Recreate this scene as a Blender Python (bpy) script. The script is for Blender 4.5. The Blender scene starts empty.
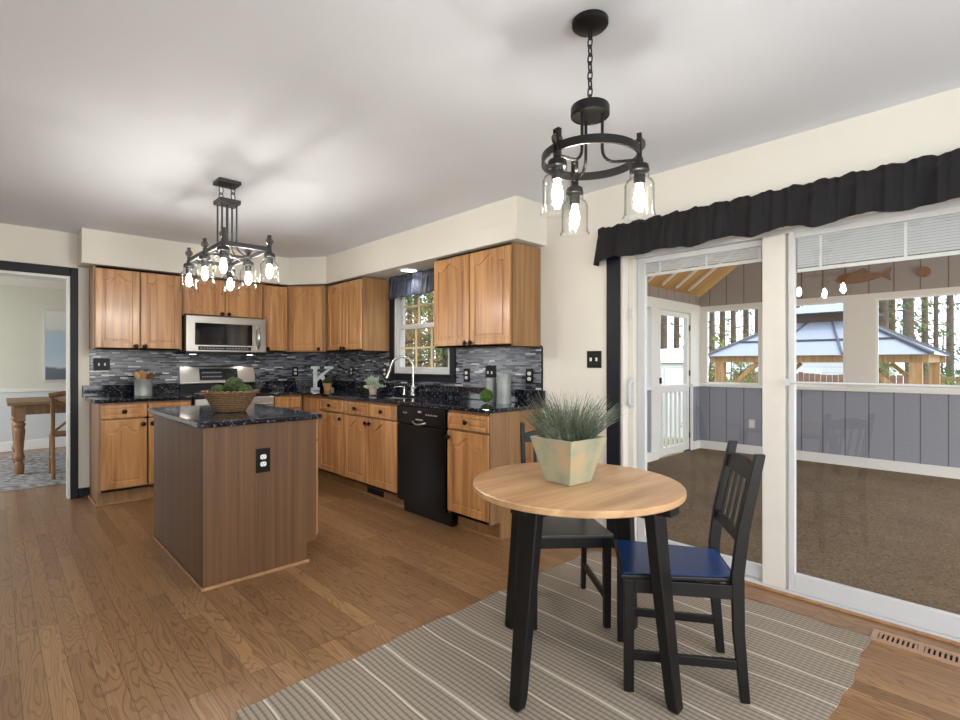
import bpy, bmesh, math, random
from mathutils import Vector, Matrix
random.seed(7)
C = bpy.context.scene.collection
S = bpy.context.scene
PI = math.pi

# ------------------------------------------------------------------ camera, sky, light, exposure
cam_d = bpy.data.cameras.new('camera'); cam = bpy.data.objects.new('camera', cam_d); C.objects.link(cam)
cam.location = (0, 0, 1.245); cam.rotation_euler = (PI/2, 0, math.radians(46.17-90))
cam_d.sensor_width = 36; cam_d.lens = 506.4*36/960; cam_d.shift_y = 3/960; cam_d.clip_start = .02
S.camera = cam
W = bpy.data.worlds.new('sky'); S.world = W; W.use_nodes = True
wn = W.node_tree.nodes; bgn = wn['Background']
sk = wn.new('ShaderNodeTexSky'); sk.sky_type = 'NISHITA'; sk.sun_disc = False; sk.sun_elevation = math.radians(38); sk.sun_rotation = math.radians(200); sk.dust_density = 3.0
mxs = wn.new('ShaderNodeMix'); mxs.data_type = 'RGBA'; mxs.inputs[0].default_value = .8
W.node_tree.links.new(sk.outputs[0], mxs.inputs[6]); mxs.inputs[7].default_value = (2.1, 2.25, 2.5, 1)
W.node_tree.links.new(mxs.outputs[2], bgn.inputs[0]); bgn.inputs[1].default_value = 1.0

def lamp(name, kind, loc, energy, color=(1, 1, 1), rot=(0, 0, 0), size=None, sizey=None, radius=None, angle=None):
    d = bpy.data.lights.new(name, kind); d.energy = energy; d.color = color
    if kind == 'AREA': d.shape = 'RECTANGLE'; d.size = size; d.size_y = sizey
    if radius is not None: d.shadow_soft_size = radius
    if angle is not None: d.angle = angle
    o = bpy.data.objects.new(name, d); C.objects.link(o); o.location = loc; o.rotation_euler = rot
    return o
lamp('sun', 'SUN', (20, -10, 20), 3.0, (1, .96, .9), Vector((-.15, .45, -.88)).to_track_quat('-Z', 'Y').to_euler(), angle=.1)
# added fill lamps, set in invented window openings behind the camera
lamp('fill_rear', 'AREA', (.6, -2.28, 1.35), 82, (.88, .945, 1), Vector((0, 1, .6)).to_track_quat('-Z', 'Y').to_euler(), 3.0, 1.7)
lamp('fill_left', 'AREA', (-2.08, -1.25, 1.35), 54, (.88, .945, 1), Vector((1, .1, .6)).to_track_quat('-Z', 'Y').to_euler(), 1.8, 1.7)
lamp('fill_porch', 'AREA', (5.4, -2.25, 1.3), 230, (.95, .98, 1), (-PI/2, 0, PI), 4.0, 1.9)  # added fill lamp brightening the porch from its open end
lamp('fill_dining', 'AREA', (-1.9, 8.0, 1.4), 46, (.95, .98, 1), (PI/2, 0, -PI/2), 2.4, 1.5)  # added fill lamp for the dining room, out of view
S.view_settings.view_transform = 'Standard'; S.view_settings.look = 'None'; S.view_settings.gamma = 1
S.view_settings.use_curve_mapping = False; S.view_settings.exposure = 0.0

# ------------------------------------------------------------------ materials
def lin(r, g, b):
    f = lambda c: (c/255/12.92 if c/255 <= .04045 else ((c/255+.055)/1.055)**2.4)
    return (f(r), f(g), f(b), 1)
def newmat(name):
    m = bpy.data.materials.new(name); m.use_nodes = True
    nt = m.node_tree; return m, nt, nt.nodes['Principled BSDF']
def N(nt, t, **kw):
    n = nt.nodes.new(t)
    for k, v in kw.items(): setattr(n, k, v)
    return n
def ramp(nt, stops, interp='LINEAR'):
    n = N(nt, 'ShaderNodeValToRGB'); cr = n.color_ramp; cr.interpolation = interp
    while len(cr.elements) < len(stops): cr.elements.new(.5)
    for e, (p, c) in zip(cr.elements, stops): e.position = p; e.color = c
    return n
def bump(nt, b, src, strength=.2, dist=.01):
    n = N(nt, 'ShaderNodeBump'); n.inputs['Strength'].default_value = strength; n.inputs['Distance'].default_value = dist
    nt.links.new(src, n.inputs['Height']); nt.links.new(n.outputs[0], b.inputs['Normal'])
def coords(nt, scale=(1, 1, 1), rnd=True, rot=(0, 0, 0)):
    tc = N(nt, 'ShaderNodeTexCoord'); mp = N(nt, 'ShaderNodeMapping'); mp.inputs['Scale'].default_value = scale; mp.inputs['Rotation'].default_value = rot
    nt.links.new(tc.outputs['Object'], mp.inputs[0])
    if rnd:
        oi = N(nt, 'ShaderNodeObjectInfo'); ml = N(nt, 'ShaderNodeMath', operation='MULTIPLY'); ml.inputs[1].default_value = 37
        nt.links.new(oi.outputs['Random'], ml.inputs[0]); nt.links.new(ml.outputs[0], mp.inputs['Location'])
    return mp.outputs[0]
def plain(name, col, rough=.5, metal=0, noise=.0, nscale=20, bmp=0, spec=None):
    m, nt, b = newmat(name); b.inputs['Base Color'].default_value = col
    b.inputs['Roughness'].default_value = rough; b.inputs['Metallic'].default_value = metal
    if spec is not None: b.inputs['Specular IOR Level'].default_value = spec
    nz = N(nt, 'ShaderNodeTexNoise'); nz.inputs['Scale'].default_value = nscale; nz.inputs['Detail'].default_value = 4
    nt.links.new(coords(nt), nz.inputs['Vector'])
    k = noise or .03
    r = ramp(nt, [(.3, tuple(c*(1-k) for c in col[:3])+(1,)), (.7, tuple(min(1, c*(1+k)) for c in col[:3])+(1,))])
    nt.links.new(nz.outputs['Fac'], r.inputs[0]); nt.links.new(r.outputs[0], b.inputs['Base Color'])
    if bmp: bump(nt, b, nz.outputs['Fac'], bmp)
    return m
def wood(name, dark, light, scale=(26, 26, 1.6), rough=.38, contrast=(.3, .7), coat=0, stripes=0):
    m, nt, b = newmat(name)
    v = coords(nt, scale)
    n1 = N(nt, 'ShaderNodeTexNoise'); n1.inputs['Scale'].default_value = 1.0; n1.inputs['Detail'].default_value = 5; n1.inputs['Distortion'].default_value = .6
    nt.links.new(v, n1.inputs['Vector'])
    sn = N(nt, 'ShaderNodeMath', operation='MULTIPLY'); sn.inputs[1].default_value = 22
    v2 = coords(nt, tuple(s*.16 for s in scale)); n2 = N(nt, 'ShaderNodeTexNoise'); n2.inputs['Scale'].default_value = 1; n2.inputs['Detail'].default_value = 1
    nt.links.new(v2, n2.inputs['Vector']); nt.links.new(n2.outputs['Fac'], sn.inputs[0])
    si = N(nt, 'ShaderNodeMath', operation='SINE'); nt.links.new(sn.outputs[0], si.inputs[0])
    mm = N(nt, 'ShaderNodeMath', operation='MULTIPLY_ADD'); mm.inputs[1].default_value = .07; nt.links.new(si.outputs[0], mm.inputs[0]); nt.links.new(n1.outputs['Fac'], mm.inputs[2])
    r = ramp(nt, [(contrast[0], dark), (contrast[1], light)]); nt.links.new(mm.outputs[0], r.inputs[0])
    nt.links.new(r.outputs[0], b.inputs['Base Color']); b.inputs['Roughness'].default_value = rough
    if coat: b.inputs['Coat Weight'].default_value = coat; b.inputs['Coat Roughness'].default_value = .15
    bump(nt, b, n1.outputs['Fac'], .06, .003)
    return m
M = {}
M['oak'] = wood('honey_oak', lin(158, 108, 64), lin(198, 148, 96), rough=.33, contrast=(.3, .64), coat=.15)
M['oak_side'] = wood('oak_side_panel', lin(134, 98, 64), lin(166, 126, 84), rough=.45)
M['island'] = wood('island_veneer', lin(88, 60, 35), lin(112, 79, 47), scale=(40, 40, .7), rough=.5)
M['shoe'] = wood('shoe_molding', lin(150, 110, 72), lin(175, 135, 95), rough=.5)
M['pine'] = wood('dining_pine', lin(116, 80, 48), lin(150, 110, 72), rough=.45)
M['cedar'] = wood('cedar', lin(150, 112, 72), lin(200, 160, 112), rough=.6)
M['spoon'] = wood('kitchen_wood', lin(150, 100, 55), lin(200, 160, 110), rough=.6)
M['spoon_dark'] = wood('kitchen_wood_dark', lin(88, 52, 32), lin(120, 78, 50), rough=.6)
M['tabletop'] = wood('table_wood', lin(170, 130, 92), lin(210, 172, 130), scale=(1.8, 14, 14), rough=.36)
M['black_wood'] = plain('black_painted_wood', lin(9, 8, 9), .45, nscale=60, noise=.15, spec=.4)
M['grey_seat'] = plain('worn_black_seat', lin(60, 60, 60), .35, nscale=30, noise=.1)
M['seat_sky_reflection'] = plain('seat_sky_reflection', lin(24, 62, 118), .32, nscale=30, noise=.08)  # sky reflection on the black seat, painted as blue colour
M['black_metal'] = plain('black_iron', lin(36, 34, 34), .45, .6, noise=.1)
M['grey_metal'] = plain('graphite_iron', lin(62, 62, 64), .45, .6, noise=.1)
M['bronze'] = plain('bronze', lin(100, 90, 82), .35, .9, noise=.1)
M['knob'] = plain('oil_rubbed_knob', lin(38, 30, 26), .3, .7)
M['steel'] = plain('stainless', lin(196, 194, 190), .28, 1.0, noise=.05, nscale=8)
M['nickel'] = plain('brushed_nickel', lin(205, 203, 198), .22, 1.0)
M['white'] = plain('white_paint', lin(232, 232, 228), .4, noise=.01)
M['vinyl'] = plain('white_vinyl', lin(206, 207, 208), .35, noise=.01)
M['cream'] = plain('cream_trim', lin(222, 217, 208), .45, noise=.015)
M['yellowtrim'] = plain('muntin', lin(228, 206, 160), .45, noise=.02)
M['wall'] = plain('cream_wall', lin(226, 222, 212), .75, noise=.012, nscale=3)
M['dining_wall'] = plain('dining_wall', lin(208, 205, 190), .75, noise=.012, nscale=3)
M['dining_lower'] = plain('dining_wainscot', lin(206, 209, 208), .7, noise=.012, nscale=3)
M['ceiling'] = plain('ceiling_white', lin(224, 229, 238), .85, noise=.01, nscale=3, bmp=.04)
M['casing'] = plain('charcoal_trim', lin(19, 22, 33), .5, noise=.05, spec=.3)
M['plate'] = plain('black_plate', lin(9, 9, 10), .45, spec=.25)
M['ivory'] = plain('outlet_white', lin(230, 230, 228), .4)
M['black_gloss'] = plain('black_appliance', lin(6, 5, 5), .26, spec=.3)
M['black_glass'] = plain('black_glass', lin(16, 17, 19), .06)
M['display'] = plain('display_panel', lin(28, 31, 38), .2)
M['button'] = plain('panel_button', lin(150, 155, 160), .4)
M['fabric'] = plain('black_fabric', lin(25, 24, 26), .9, noise=.15, nscale=120)
M['navy'] = plain('navy_satin', lin(48, 56, 74), .5, noise=.15, nscale=60)
M['zinc'] = plain('galvanised_metal', lin(152, 159, 157), .5, .35, noise=.14, nscale=14)
M['letter'] = plain('letter_paint', lin(198, 206, 210), .55)
M['terracotta'] = plain('pale_terracotta', lin(188, 140, 92), .8, noise=.1)
M['pinkpot'] = plain('weathered_clay', lin(196, 176, 168), .85, noise=.12)
M['soil'] = plain('soil', lin(52, 40, 30), .95, noise=.3)
M['moss'] = plain('moss', lin(48, 66, 34), .95, noise=.5, nscale=60, bmp=.6)
M['moss_bright'] = plain('moss_bright', lin(66, 96, 32), .95, noise=.45, nscale=60, bmp=.6)
M['green'] = plain('leaf_green', lin(66, 82, 48), .6, noise=.25, nscale=30)
M['succulent'] = plain('succulent', lin(170, 190, 164), .55, noise=.2, nscale=30)
M['grass_a'] = plain('grass_grey_green', lin(102, 112, 94), .5, noise=.6, nscale=45)
M['planter'] = plain('weathered_planter', lin(154, 154, 130), .75, noise=.14, nscale=14, bmp=.05)
def mat_planter():
    m, nt, b = newmat('weathered_planter_glaze'); nz = N(nt, 'ShaderNodeTexNoise'); nz.inputs['Scale'].default_value = 9; nz.inputs['Detail'].default_value = 5; nt.links.new(coords(nt), nz.inputs['Vector'])
    r = ramp(nt, [(.35, lin(146, 150, 128)), (.52, lin(166, 164, 138)), (.66, lin(190, 164, 128))]); nt.links.new(nz.outputs['Fac'], r.inputs[0]); nt.links.new(r.outputs[0], b.inputs['Base Color']); b.inputs['Roughness'].default_value = .75; return m
M['planter'] = mat_planter()
M['concrete_brown'] = plain('brown_roof', lin(96, 76, 66), .8)
M['vent'] = plain('vent_tan', lin(176, 142, 118), .45, noise=.05)
M['dark'] = plain('dark_recess', lin(20, 17, 15), .9)
M['bark'] = plain('bark', lin(84, 72, 63), .95, noise=.4, nscale=9, bmp=.6)
M['leaf1'] = plain('leaf_green_dark', lin(70, 92, 52), .8, noise=.5, nscale=2)
M['leaf2'] = plain('leaf_olive', lin(136, 146, 70), .8, noise=.4, nscale=2)
M['leaf3'] = plain('leaf_autumn', lin(176, 126, 66), .8, noise=.4, nscale=2)
def leafmat(name, col):
    m, nt, b = newmat(name); tr = N(nt, 'ShaderNodeBsdfTranslucent'); mx = N(nt, 'ShaderNodeMixShader'); mx.inputs[0].default_value = .45
    nz = N(nt, 'ShaderNodeTexNoise'); nz.inputs['Scale'].default_value = 2.2; nt.links.new(coords(nt), nz.inputs['Vector'])
    r = ramp(nt, [(.3, tuple(c*.6 for c in col[:3])+(1,)), (.7, tuple(min(1, c*1.4) for c in col[:3])+(1,))]); nt.links.new(nz.outputs['Fac'], r.inputs[0])
    nt.links.new(r.outputs[0], b.inputs['Base Color']); nt.links.new(r.outputs[0], tr.inputs[0]); b.inputs['Roughness'].default_value = .8
    out = nt.nodes['Material Output']; nt.links.new(b.outputs[0], mx.inputs[1]); nt.links.new(tr.outputs[0], mx.inputs[2]); nt.links.new(mx.outputs[0], out.inputs[0]); return m
M['leaf1'] = leafmat('leaf_green_dark', lin(84, 104, 66)); M['leaf2'] = leafmat('leaf_olive', lin(128, 134, 76)); M['leaf3'] = leafmat('leaf_autumn', lin(136, 112, 74))
M['shed'] = plain('shed_white', lin(226, 232, 236), .6)
M['fence'] = plain('fence_brown', lin(128, 98, 82), .8, noise=.2, nscale=6)
M['ground'] = plain('lawn', lin(140, 138, 96), .95, noise=.35, nscale=2)
M['roofmetal'] = plain('grey_roof_panel', lin(148, 157, 172), .4, .2)
M['rooftrim'] = plain('roof_rib', lin(78, 84, 92), .5, .3)
M['fishwood'] = plain('stained_fish', lin(122, 82, 46), .6, noise=.2)

def emit(name, col, strength):
    m, nt, b = newmat(name); b.inputs['Emission Color'].default_value = col; b.inputs['Emission Strength'].default_value = strength; b.inputs['Base Color'].default_value = col
    return m
M['bulb'] = emit('filament_bulb', (1, .93, .83, 1), 330)
M['led'] = emit('led_lens', (1, .97, .92, 1), 6)

def clear_glass(name, tint=(1, 1, 1, 1), rough=0, edge=None, boost=1.0):
    m = bpy.data.materials.new(name); m.use_nodes = True; nt = m.node_tree; nt.nodes.clear()
    out = N(nt, 'ShaderNodeOutputMaterial'); tr = N(nt, 'ShaderNodeBsdfTransparent'); tr.inputs[0].default_value = tint
    gl = N(nt, 'ShaderNodeBsdfGlossy'); gl.inputs['Roughness'].default_value = rough
    fr = N(nt, 'ShaderNodeFresnel'); ge = N(nt, 'ShaderNodeNewGeometry'); io = N(nt, 'ShaderNodeMath', operation='MULTIPLY_ADD'); io.inputs[1].default_value = 1/1.5-1.5; io.inputs[2].default_value = 1.5
    nt.links.new(ge.outputs['Backfacing'], io.inputs[0]); nt.links.new(io.outputs[0], fr.inputs[0])
    mu = N(nt, 'ShaderNodeMath', operation='MULTIPLY'); mu.inputs[1].default_value = boost; mu.use_clamp = True
    mx = N(nt, 'ShaderNodeMixShader'); nt.links.new(fr.outputs[0], mu.inputs[0]); nt.links.new(mu.outputs[0], mx.inputs[0]); nt.links.new(tr.outputs[0], mx.inputs[1]); nt.links.new(gl.outputs[0], mx.inputs[2])
    last = mx
    if edge:
        lw = N(nt, 'ShaderNodeLayerWeight'); lw.inputs[0].default_value = .3
        r = ramp(nt, [(.35, tint), (.95, edge)]); nt.links.new(lw.outputs['Facing'], r.inputs[0]); nt.links.new(r.outputs[0], tr.inputs[0])
    nt.links.new(last.outputs[0], out.inputs[0])
    return m
M['pane'] = clear_glass('door_glass', (.97, .98, .985, 1))
M['jar'] = clear_glass('jar_glass', (.985, .985, .98, 1), .07, (.5, .5, .5, 1), .4)

def mat_floor():
    m, nt, b = newmat('oak_strip_floor')
    tc = N(nt, 'ShaderNodeTexCoord'); sx = N(nt, 'ShaderNodeSeparateXYZ'); cb = N(nt, 'ShaderNodeCombineXYZ')
    nt.links.new(tc.outputs['Object'], sx.inputs[0]); nt.links.new(sx.outputs[1], cb.inputs[0]); nt.links.new(sx.outputs[0], cb.inputs[1])
    br = N(nt, 'ShaderNodeTexBrick'); br.offset = .37; br.offset_frequency = 3
    for k, v in {'Color1': (0, 0, 0, 1), 'Color2': (1, 1, 1, 1), 'Mortar': (.5, .5, .5, 1), 'Scale': 1.0, 'Mortar Size': .0009, 'Bias': 0, 'Brick Width': 1.05, 'Row Height': .074}.items(): br.inputs[k].default_value = v
    nt.links.new(cb.outputs[0], br.inputs['Vector'])
    w = N(nt, 'ShaderNodeMath', operation='MULTIPLY'); w.inputs[1].default_value = 41; nt.links.new(br.outputs['Color'], w.inputs[0])
    mp = N(nt, 'ShaderNodeMapping'); mp.inputs['Scale'].default_value = (11, 1.5, 1); nt.links.new(tc.outputs['Object'], mp.inputs[0])
    n1 = N(nt, 'ShaderNodeTexNoise', noise_dimensions='4D'); n1.inputs['Scale'].default_value = 1; n1.inputs['Detail'].default_value = 1.5
    nt.links.new(mp.outputs[0], n1.inputs['Vector']); nt.links.new(w.outputs[0], n1.inputs['W'])
    k = N(nt, 'ShaderNodeMath', operation='MULTIPLY'); k.inputs[1].default_value = 120; nt.links.new(n1.outputs['Fac'], k.inputs[0])
    si = N(nt, 'ShaderNodeMath', operation='SINE'); nt.links.new(k.outputs[0], si.inputs[0])
    ring = ramp(nt, [(0, (.58, .53, .48, 1)), (.26, (1, 1, 1, 1))])
    ad = N(nt, 'ShaderNodeMath', operation='MULTIPLY_ADD'); ad.inputs[1].default_value = .5; ad.inputs[2].default_value = .5; nt.links.new(si.outputs[0], ad.inputs[0]); nt.links.new(ad.outputs[0], ring.inputs[0])
    mp2 = N(nt, 'ShaderNodeMapping'); mp2.inputs['Scale'].default_value = (120, 5, 1); nt.links.new(tc.outputs['Object'], mp2.inputs[0])
    n2 = N(nt, 'ShaderNodeTexNoise', noise_dimensions='4D'); n2.inputs['Scale'].default_value = 1; n2.inputs['Detail'].default_value = 3; nt.links.new(mp2.outputs[0], n2.inputs['Vector']); nt.links.new(w.outputs[0], n2.inputs['W'])
    fine = ramp(nt, [(.3, (.84, .83, .82, 1)), (.65, (1.04, 1.03, 1.02, 1))]); nt.links.new(n2.outputs['Fac'], fine.inputs[0])
    base = ramp(nt, [(0, lin(134, 100, 68)), (.3, lin(156, 120, 82)), (.6, lin(146, 110, 76)), (.85, lin(172, 134, 94)), (1, lin(140, 106, 74))]); nt.links.new(br.outputs['Color'], base.inputs[0])
    m1 = N(nt, 'ShaderNodeMix', data_type='RGBA', blend_type='MULTIPLY'); m1.inputs[0].default_value = .75; nt.links.new(base.outputs[0], m1.inputs[6]); nt.links.new(ring.outputs[0], m1.inputs[7])
    m2 = N(nt, 'ShaderNodeMix', data_type='RGBA', blend_type='MULTIPLY'); m2.inputs[0].default_value = 1; nt.links.new(m1.outputs[2], m2.inputs[6]); nt.links.new(fine.outputs[0], m2.inputs[7])
    m3 = N(nt, 'ShaderNodeMix', data_type='RGBA'); nt.links.new(br.outputs['Fac'], m3.inputs[0]); nt.links.new(m2.outputs[2], m3.inputs[6]); m3.inputs[7].default_value = lin(70, 48, 32)
    nt.links.new(m3.outputs[2], b.inputs['Base Color']); b.inputs['Roughness'].default_value = .36
    b.inputs['Coat Weight'].default_value = .25; b.inputs['Coat Roughness'].default_value = .22
    bump(nt, b, n2.outputs['Fac'], .05, .002)
    return m
M['floor'] = mat_floor()
def mat_granite():
    m, nt, b = newmat('black_granite')
    v = coords(nt, (1, 1, 1), False)
    vo = N(nt, 'ShaderNodeTexVoronoi'); vo.inputs['Scale'].default_value = 115; nt.links.new(v, vo.inputs['Vector'])
    nz = N(nt, 'ShaderNodeTexNoise'); nz.inputs['Scale'].default_value = 45; nz.inputs['Detail'].default_value = 3; nt.links.new(v, nz.inputs['Vector'])
    sp = N(nt, 'ShaderNodeSeparateColor'); nt.links.new(vo.outputs['Color'], sp.inputs[0])
    mu = N(nt, 'ShaderNodeMath', operation='MULTIPLY'); nt.links.new(sp.outputs[0], mu.inputs[0]); nt.links.new(nz.outputs['Fac'], mu.inputs[1])
    r = ramp(nt, [(.0, lin(16, 17, 22)), (.36, lin(24, 26, 33)), (.46, lin(56, 62, 78)), (.6, lin(120, 126, 138))]); nt.links.new(mu.outputs[0], r.inputs[0])
    nt.links.new(r.outputs[0], b.inputs['Base Color']); b.inputs['Roughness'].default_value = .07
    return m
M['granite'] = mat_granite()
def mat_mosaic(axis):
    m, nt, b = newmat('mosaic_tile_'+axis)
    tc = N(nt, 'ShaderNodeTexCoord'); sx = N(nt, 'ShaderNodeSeparateXYZ'); cb = N(nt, 'ShaderNodeCombineXYZ')
    nt.links.new(tc.outputs['Object'], sx.inputs[0]); nt.links.new(sx.outputs[0 if axis == 'x' else 1], cb.inputs[0]); nt.links.new(sx.outputs[2], cb.inputs[1])
    br = N(nt, 'ShaderNodeTexBrick'); br.offset = .43; br.offset_frequency = 2; br.squash = .6; br.squash_frequency = 3
    for k, v in {'Color1': (0, 0, 0, 1), 'Color2': (1, 1, 1, 1), 'Mortar': (.5, .5, .5, 1), 'Scale': 1.0, 'Mortar Size': .0008, 'Bias': 0, 'Brick Width': .105, 'Row Height': .0135}.items(): br.inputs[k].default_value = v
    nt.links.new(cb.outputs[0], br.inputs['Vector'])
    r = ramp(nt, [(0, lin(20, 22, 30)), (.16, lin(94, 98, 108)), (.3, lin(116, 119, 128)), (.5, lin(72, 75, 84)), (.62, lin(120, 123, 132)), (.76, lin(34, 37, 46)), (.84, lin(104, 106, 116)), (.93, lin(196, 200, 206))], 'CONSTANT')
    nt.links.new(br.outputs['Color'], r.inputs[0])
    m3 = N(nt, 'ShaderNodeMix', data_type='RGBA'); nt.links.new(br.outputs['Fac'], m3.inputs[0]); nt.links.new(r.outputs[0], m3.inputs[6]); m3.inputs[7].default_value = lin(84, 86, 92)
    nt.links.new(m3.outputs[2], b.inputs['Base Color']); b.inputs['Roughness'].default_value = .22
    return m
M['tile_x'] = mat_mosaic('x'); M['tile_y'] = mat_mosaic('y')
def mat_rug():
    m, nt, b = newmat('woven_rug')
    tc = N(nt, 'ShaderNodeTexCoord'); sx = N(nt, 'ShaderNodeSeparateXYZ'); nt.links.new(tc.outputs['Object'], sx.inputs[0])
    nz = N(nt, 'ShaderNodeTexNoise'); nz.inputs['Scale'].default_value = 3.2; nz.inputs['Detail'].default_value = 1; nt.links.new(tc.outputs['Object'], nz.inputs['Vector'])
    wob = N(nt, 'ShaderNodeMath', operation='MULTIPLY_ADD'); wob.inputs[1].default_value = .022; nt.links.new(nz.outputs['Fac'], wob.inputs[0]); nt.links.new(sx.outputs[0], wob.inputs[2])
    def mod(p):
        n = N(nt, 'ShaderNodeMath', operation='MODULO'); n.inputs[1].default_value = p; a = N(nt, 'ShaderNodeMath', operation='ADD'); a.inputs[1].default_value = 4; nt.links.new(wob.outputs[0], a.inputs[0]); nt.links.new(a.outputs[0], n.inputs[0])
        d = N(nt, 'ShaderNodeMath', operation='DIVIDE'); d.inputs[1].default_value = p; nt.links.new(n.outputs[0], d.inputs[0]); return d.outputs[0]
    # fine dark ribs
    r1 = ramp(nt, [(0, lin(130, 119, 106)), (.28, lin(130, 119, 106)), (.42, lin(160, 150, 136)), (1, lin(166, 156, 142))]); nt.links.new(mod(.0229), r1.inputs[0])
    # dashes along the ribs
    wv = N(nt, 'ShaderNodeMath', operation='MULTIPLY'); wv.inputs[1].default_value = 260; nt.links.new(sx.outputs[1], wv.inputs[0])
    si = N(nt, 'ShaderNodeMath', operation='SINE'); nt.links.new(wv.outputs[0], si.inputs[0])
    rd = ramp(nt, [(0, (.93, .93, .93, 1)), (.6, (1.02, 1.02, 1.02, 1))]); nt.links.new(si.outputs[0], rd.inputs[0])
    mm = N(nt, 'ShaderNodeMix', data_type='RGBA', blend_type='MULTIPLY'); mm.inputs[0].default_value = 1; nt.links.new(r1.outputs[0], mm.inputs[6]); nt.links.new(rd.outputs[0], mm.inputs[7])
    k0, k1 = (0, 0, 0, 1), (1, 1, 1, 1)
    rw = ramp(nt, [(0, k0), (.202, k1), (.227, k0), (.797, k1), (.822, k0)], 'CONSTANT'); nt.links.new(mod(.369), rw.inputs[0])
    m3 = N(nt, 'ShaderNodeMix', data_type='RGBA'); nt.links.new(rw.outputs[0], m3.inputs[0]); nt.links.new(mm.outputs[2], m3.inputs[6]); m3.inputs[7].default_value = lin(206, 198, 184)
    nt.links.new(m3.outputs[2], b.inputs['Base Color']); b.inputs['Roughness'].default_value = .95; b.inputs['Specular IOR Level'].default_value = .1
    bump(nt, b, r1.outputs[0], .3, .002)
    return m
M['rug'] = mat_rug()
def mat_grooved(name, col, axis, pitch):
    m, nt, b = newmat(name)
    tc = N(nt, 'ShaderNodeTexCoord'); sx = N(nt, 'ShaderNodeSeparateXYZ'); nt.links.new(tc.outputs['Object'], sx.inputs[0])
    a = N(nt, 'ShaderNodeMath', operation='ADD'); a.inputs[1].default_value = 20; nt.links.new(sx.outputs[axis], a.inputs[0])
    n = N(nt, 'ShaderNodeMath', operation='MODULO'); n.inputs[1].default_value = pitch; nt.links.new(a.outputs[0], n.inputs[0])
    d = N(nt, 'ShaderNodeMath', operation='DIVIDE'); d.inputs[1].default_value = pitch; nt.links.new(n.outputs[0], d.inputs[0])
    r = ramp(nt, [(0, tuple(c*.35 for c in col[:3])+(1,)), (.05, col)], 'CONSTANT'); nt.links.new(d.outputs[0], r.inputs[0])
    nz = N(nt, 'ShaderNodeTexNoise'); nz.inputs['Scale'].default_value = 60; nt.links.new(tc.outputs['Object'], nz.inputs['Vector'])
    rr = ramp(nt, [(.3, (.9, .9, .9, 1)), (.7, (1.05, 1.05, 1.05, 1))]); nt.links.new(nz.outputs['Fac'], rr.inputs[0])
    mm = N(nt, 'ShaderNodeMix', data_type='RGBA', blend_type='MULTIPLY'); mm.inputs[0].default_value = 1; nt.links.new(r.outputs[0], mm.inputs[6]); nt.links.new(rr.outputs[0], mm.inputs[7])
    nt.links.new(mm.outputs[2], b.inputs['Base Color']); b.inputs['Roughness'].default_value = .8
    return m
M['siding_y'] = mat_grooved('lavender_siding_far', lin(140, 143, 155), 1, .235)
M['siding_x'] = mat_grooved('lavender_siding_end', lin(142, 147, 162), 0, .21)
M['upper_siding'] = mat_grooved('taupe_siding', lin(150, 139, 133), 1, .235)
M['plank_ceiling'] = mat_grooved('plank_ceiling', lin(196, 146, 80), 0, .14)
M['shedwall'] = mat_grooved('shed_siding', lin(222, 228, 232), 2, .2)
def mat_carpet():
    m, nt, b = newmat('porch_carpet')
    v = coords(nt, (1, 1, 1), False)
    n1 = N(nt, 'ShaderNodeTexNoise'); n1.inputs['Scale'].default_value = 75; n1.inputs['Detail'].default_value = 2; nt.links.new(v, n1.inputs['Vector'])
    n2 = N(nt, 'ShaderNodeTexNoise'); n2.inputs['Scale'].default_value = 2.2; n2.inputs['Detail'].default_value = 3; nt.links.new(v, n2.inputs['Vector'])
    r = ramp(nt, [(.25, lin(76, 63, 45)), (.75, lin(140, 121, 93))]); nt.links.new(n1.outputs['Fac'], r.inputs[0])
    r2 = ramp(nt, [(.3, (.82, .8, .78, 1)), (.7, (1.05, 1.05, 1.05, 1))]); nt.links.new(n2.outputs['Fac'], r2.inputs[0])
    mm = N(nt, 'ShaderNodeMix', data_type='RGBA', blend_type='MULTIPLY'); mm.inputs[0].default_value = 1; nt.links.new(r.outputs[0], mm.inputs[6]); nt.links.new(r2.outputs[0], mm.inputs[7])
    nt.links.new(mm.outputs[2], b.inputs['Base Color']); b.inputs['Roughness'].default_value = 1; bump(nt, b, n1.outputs['Fac'], .5, .01)
    return m
M['carpet'] = mat_carpet()
def mat_diningrug():
    m, nt, b = newmat('faded_rug'); v = coords(nt, (1, 1, 1), False)
    n1 = N(nt, 'ShaderNodeTexNoise'); n1.inputs['Scale'].default_value = 16; n1.inputs['Detail'].default_value = 6; nt.links.new(v, n1.inputs['Vector'])
    r = ramp(nt, [(.35, lin(104, 100, 104)), (.6, lin(176, 172, 168))]); nt.links.new(n1.outputs['Fac'], r.inputs[0]); nt.links.new(r.outputs[0], b.inputs['Base Color']); b.inputs['Roughness'].default_value = 1
    return m
M['drug'] = mat_diningrug()
def mat_basket():
    m, nt, b = newmat('wicker'); tc = N(nt, 'ShaderNodeTexCoord')
    w = N(nt, 'ShaderNodeTexWave', wave_type='BANDS', bands_direction='Z'); w.inputs['Scale'].default_value = 26; w.inputs['Distortion'].default_value = 5; w.inputs['Detail Scale'].default_value = 6; nt.links.new(tc.outputs['Object'], w.inputs['Vector'])
    r = ramp(nt, [(.1, lin(74, 50, 32)), (.7, lin(168, 132, 92))]); nt.links.new(w.outputs['Fac'], r.inputs[0]); nt.links.new(r.outputs[0], b.inputs['Base Color']); b.inputs['Roughness'].default_value = .8
    bump(nt, b, w.outputs['Fac'], .8, .01); return m
M['wicker'] = mat_basket()
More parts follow.
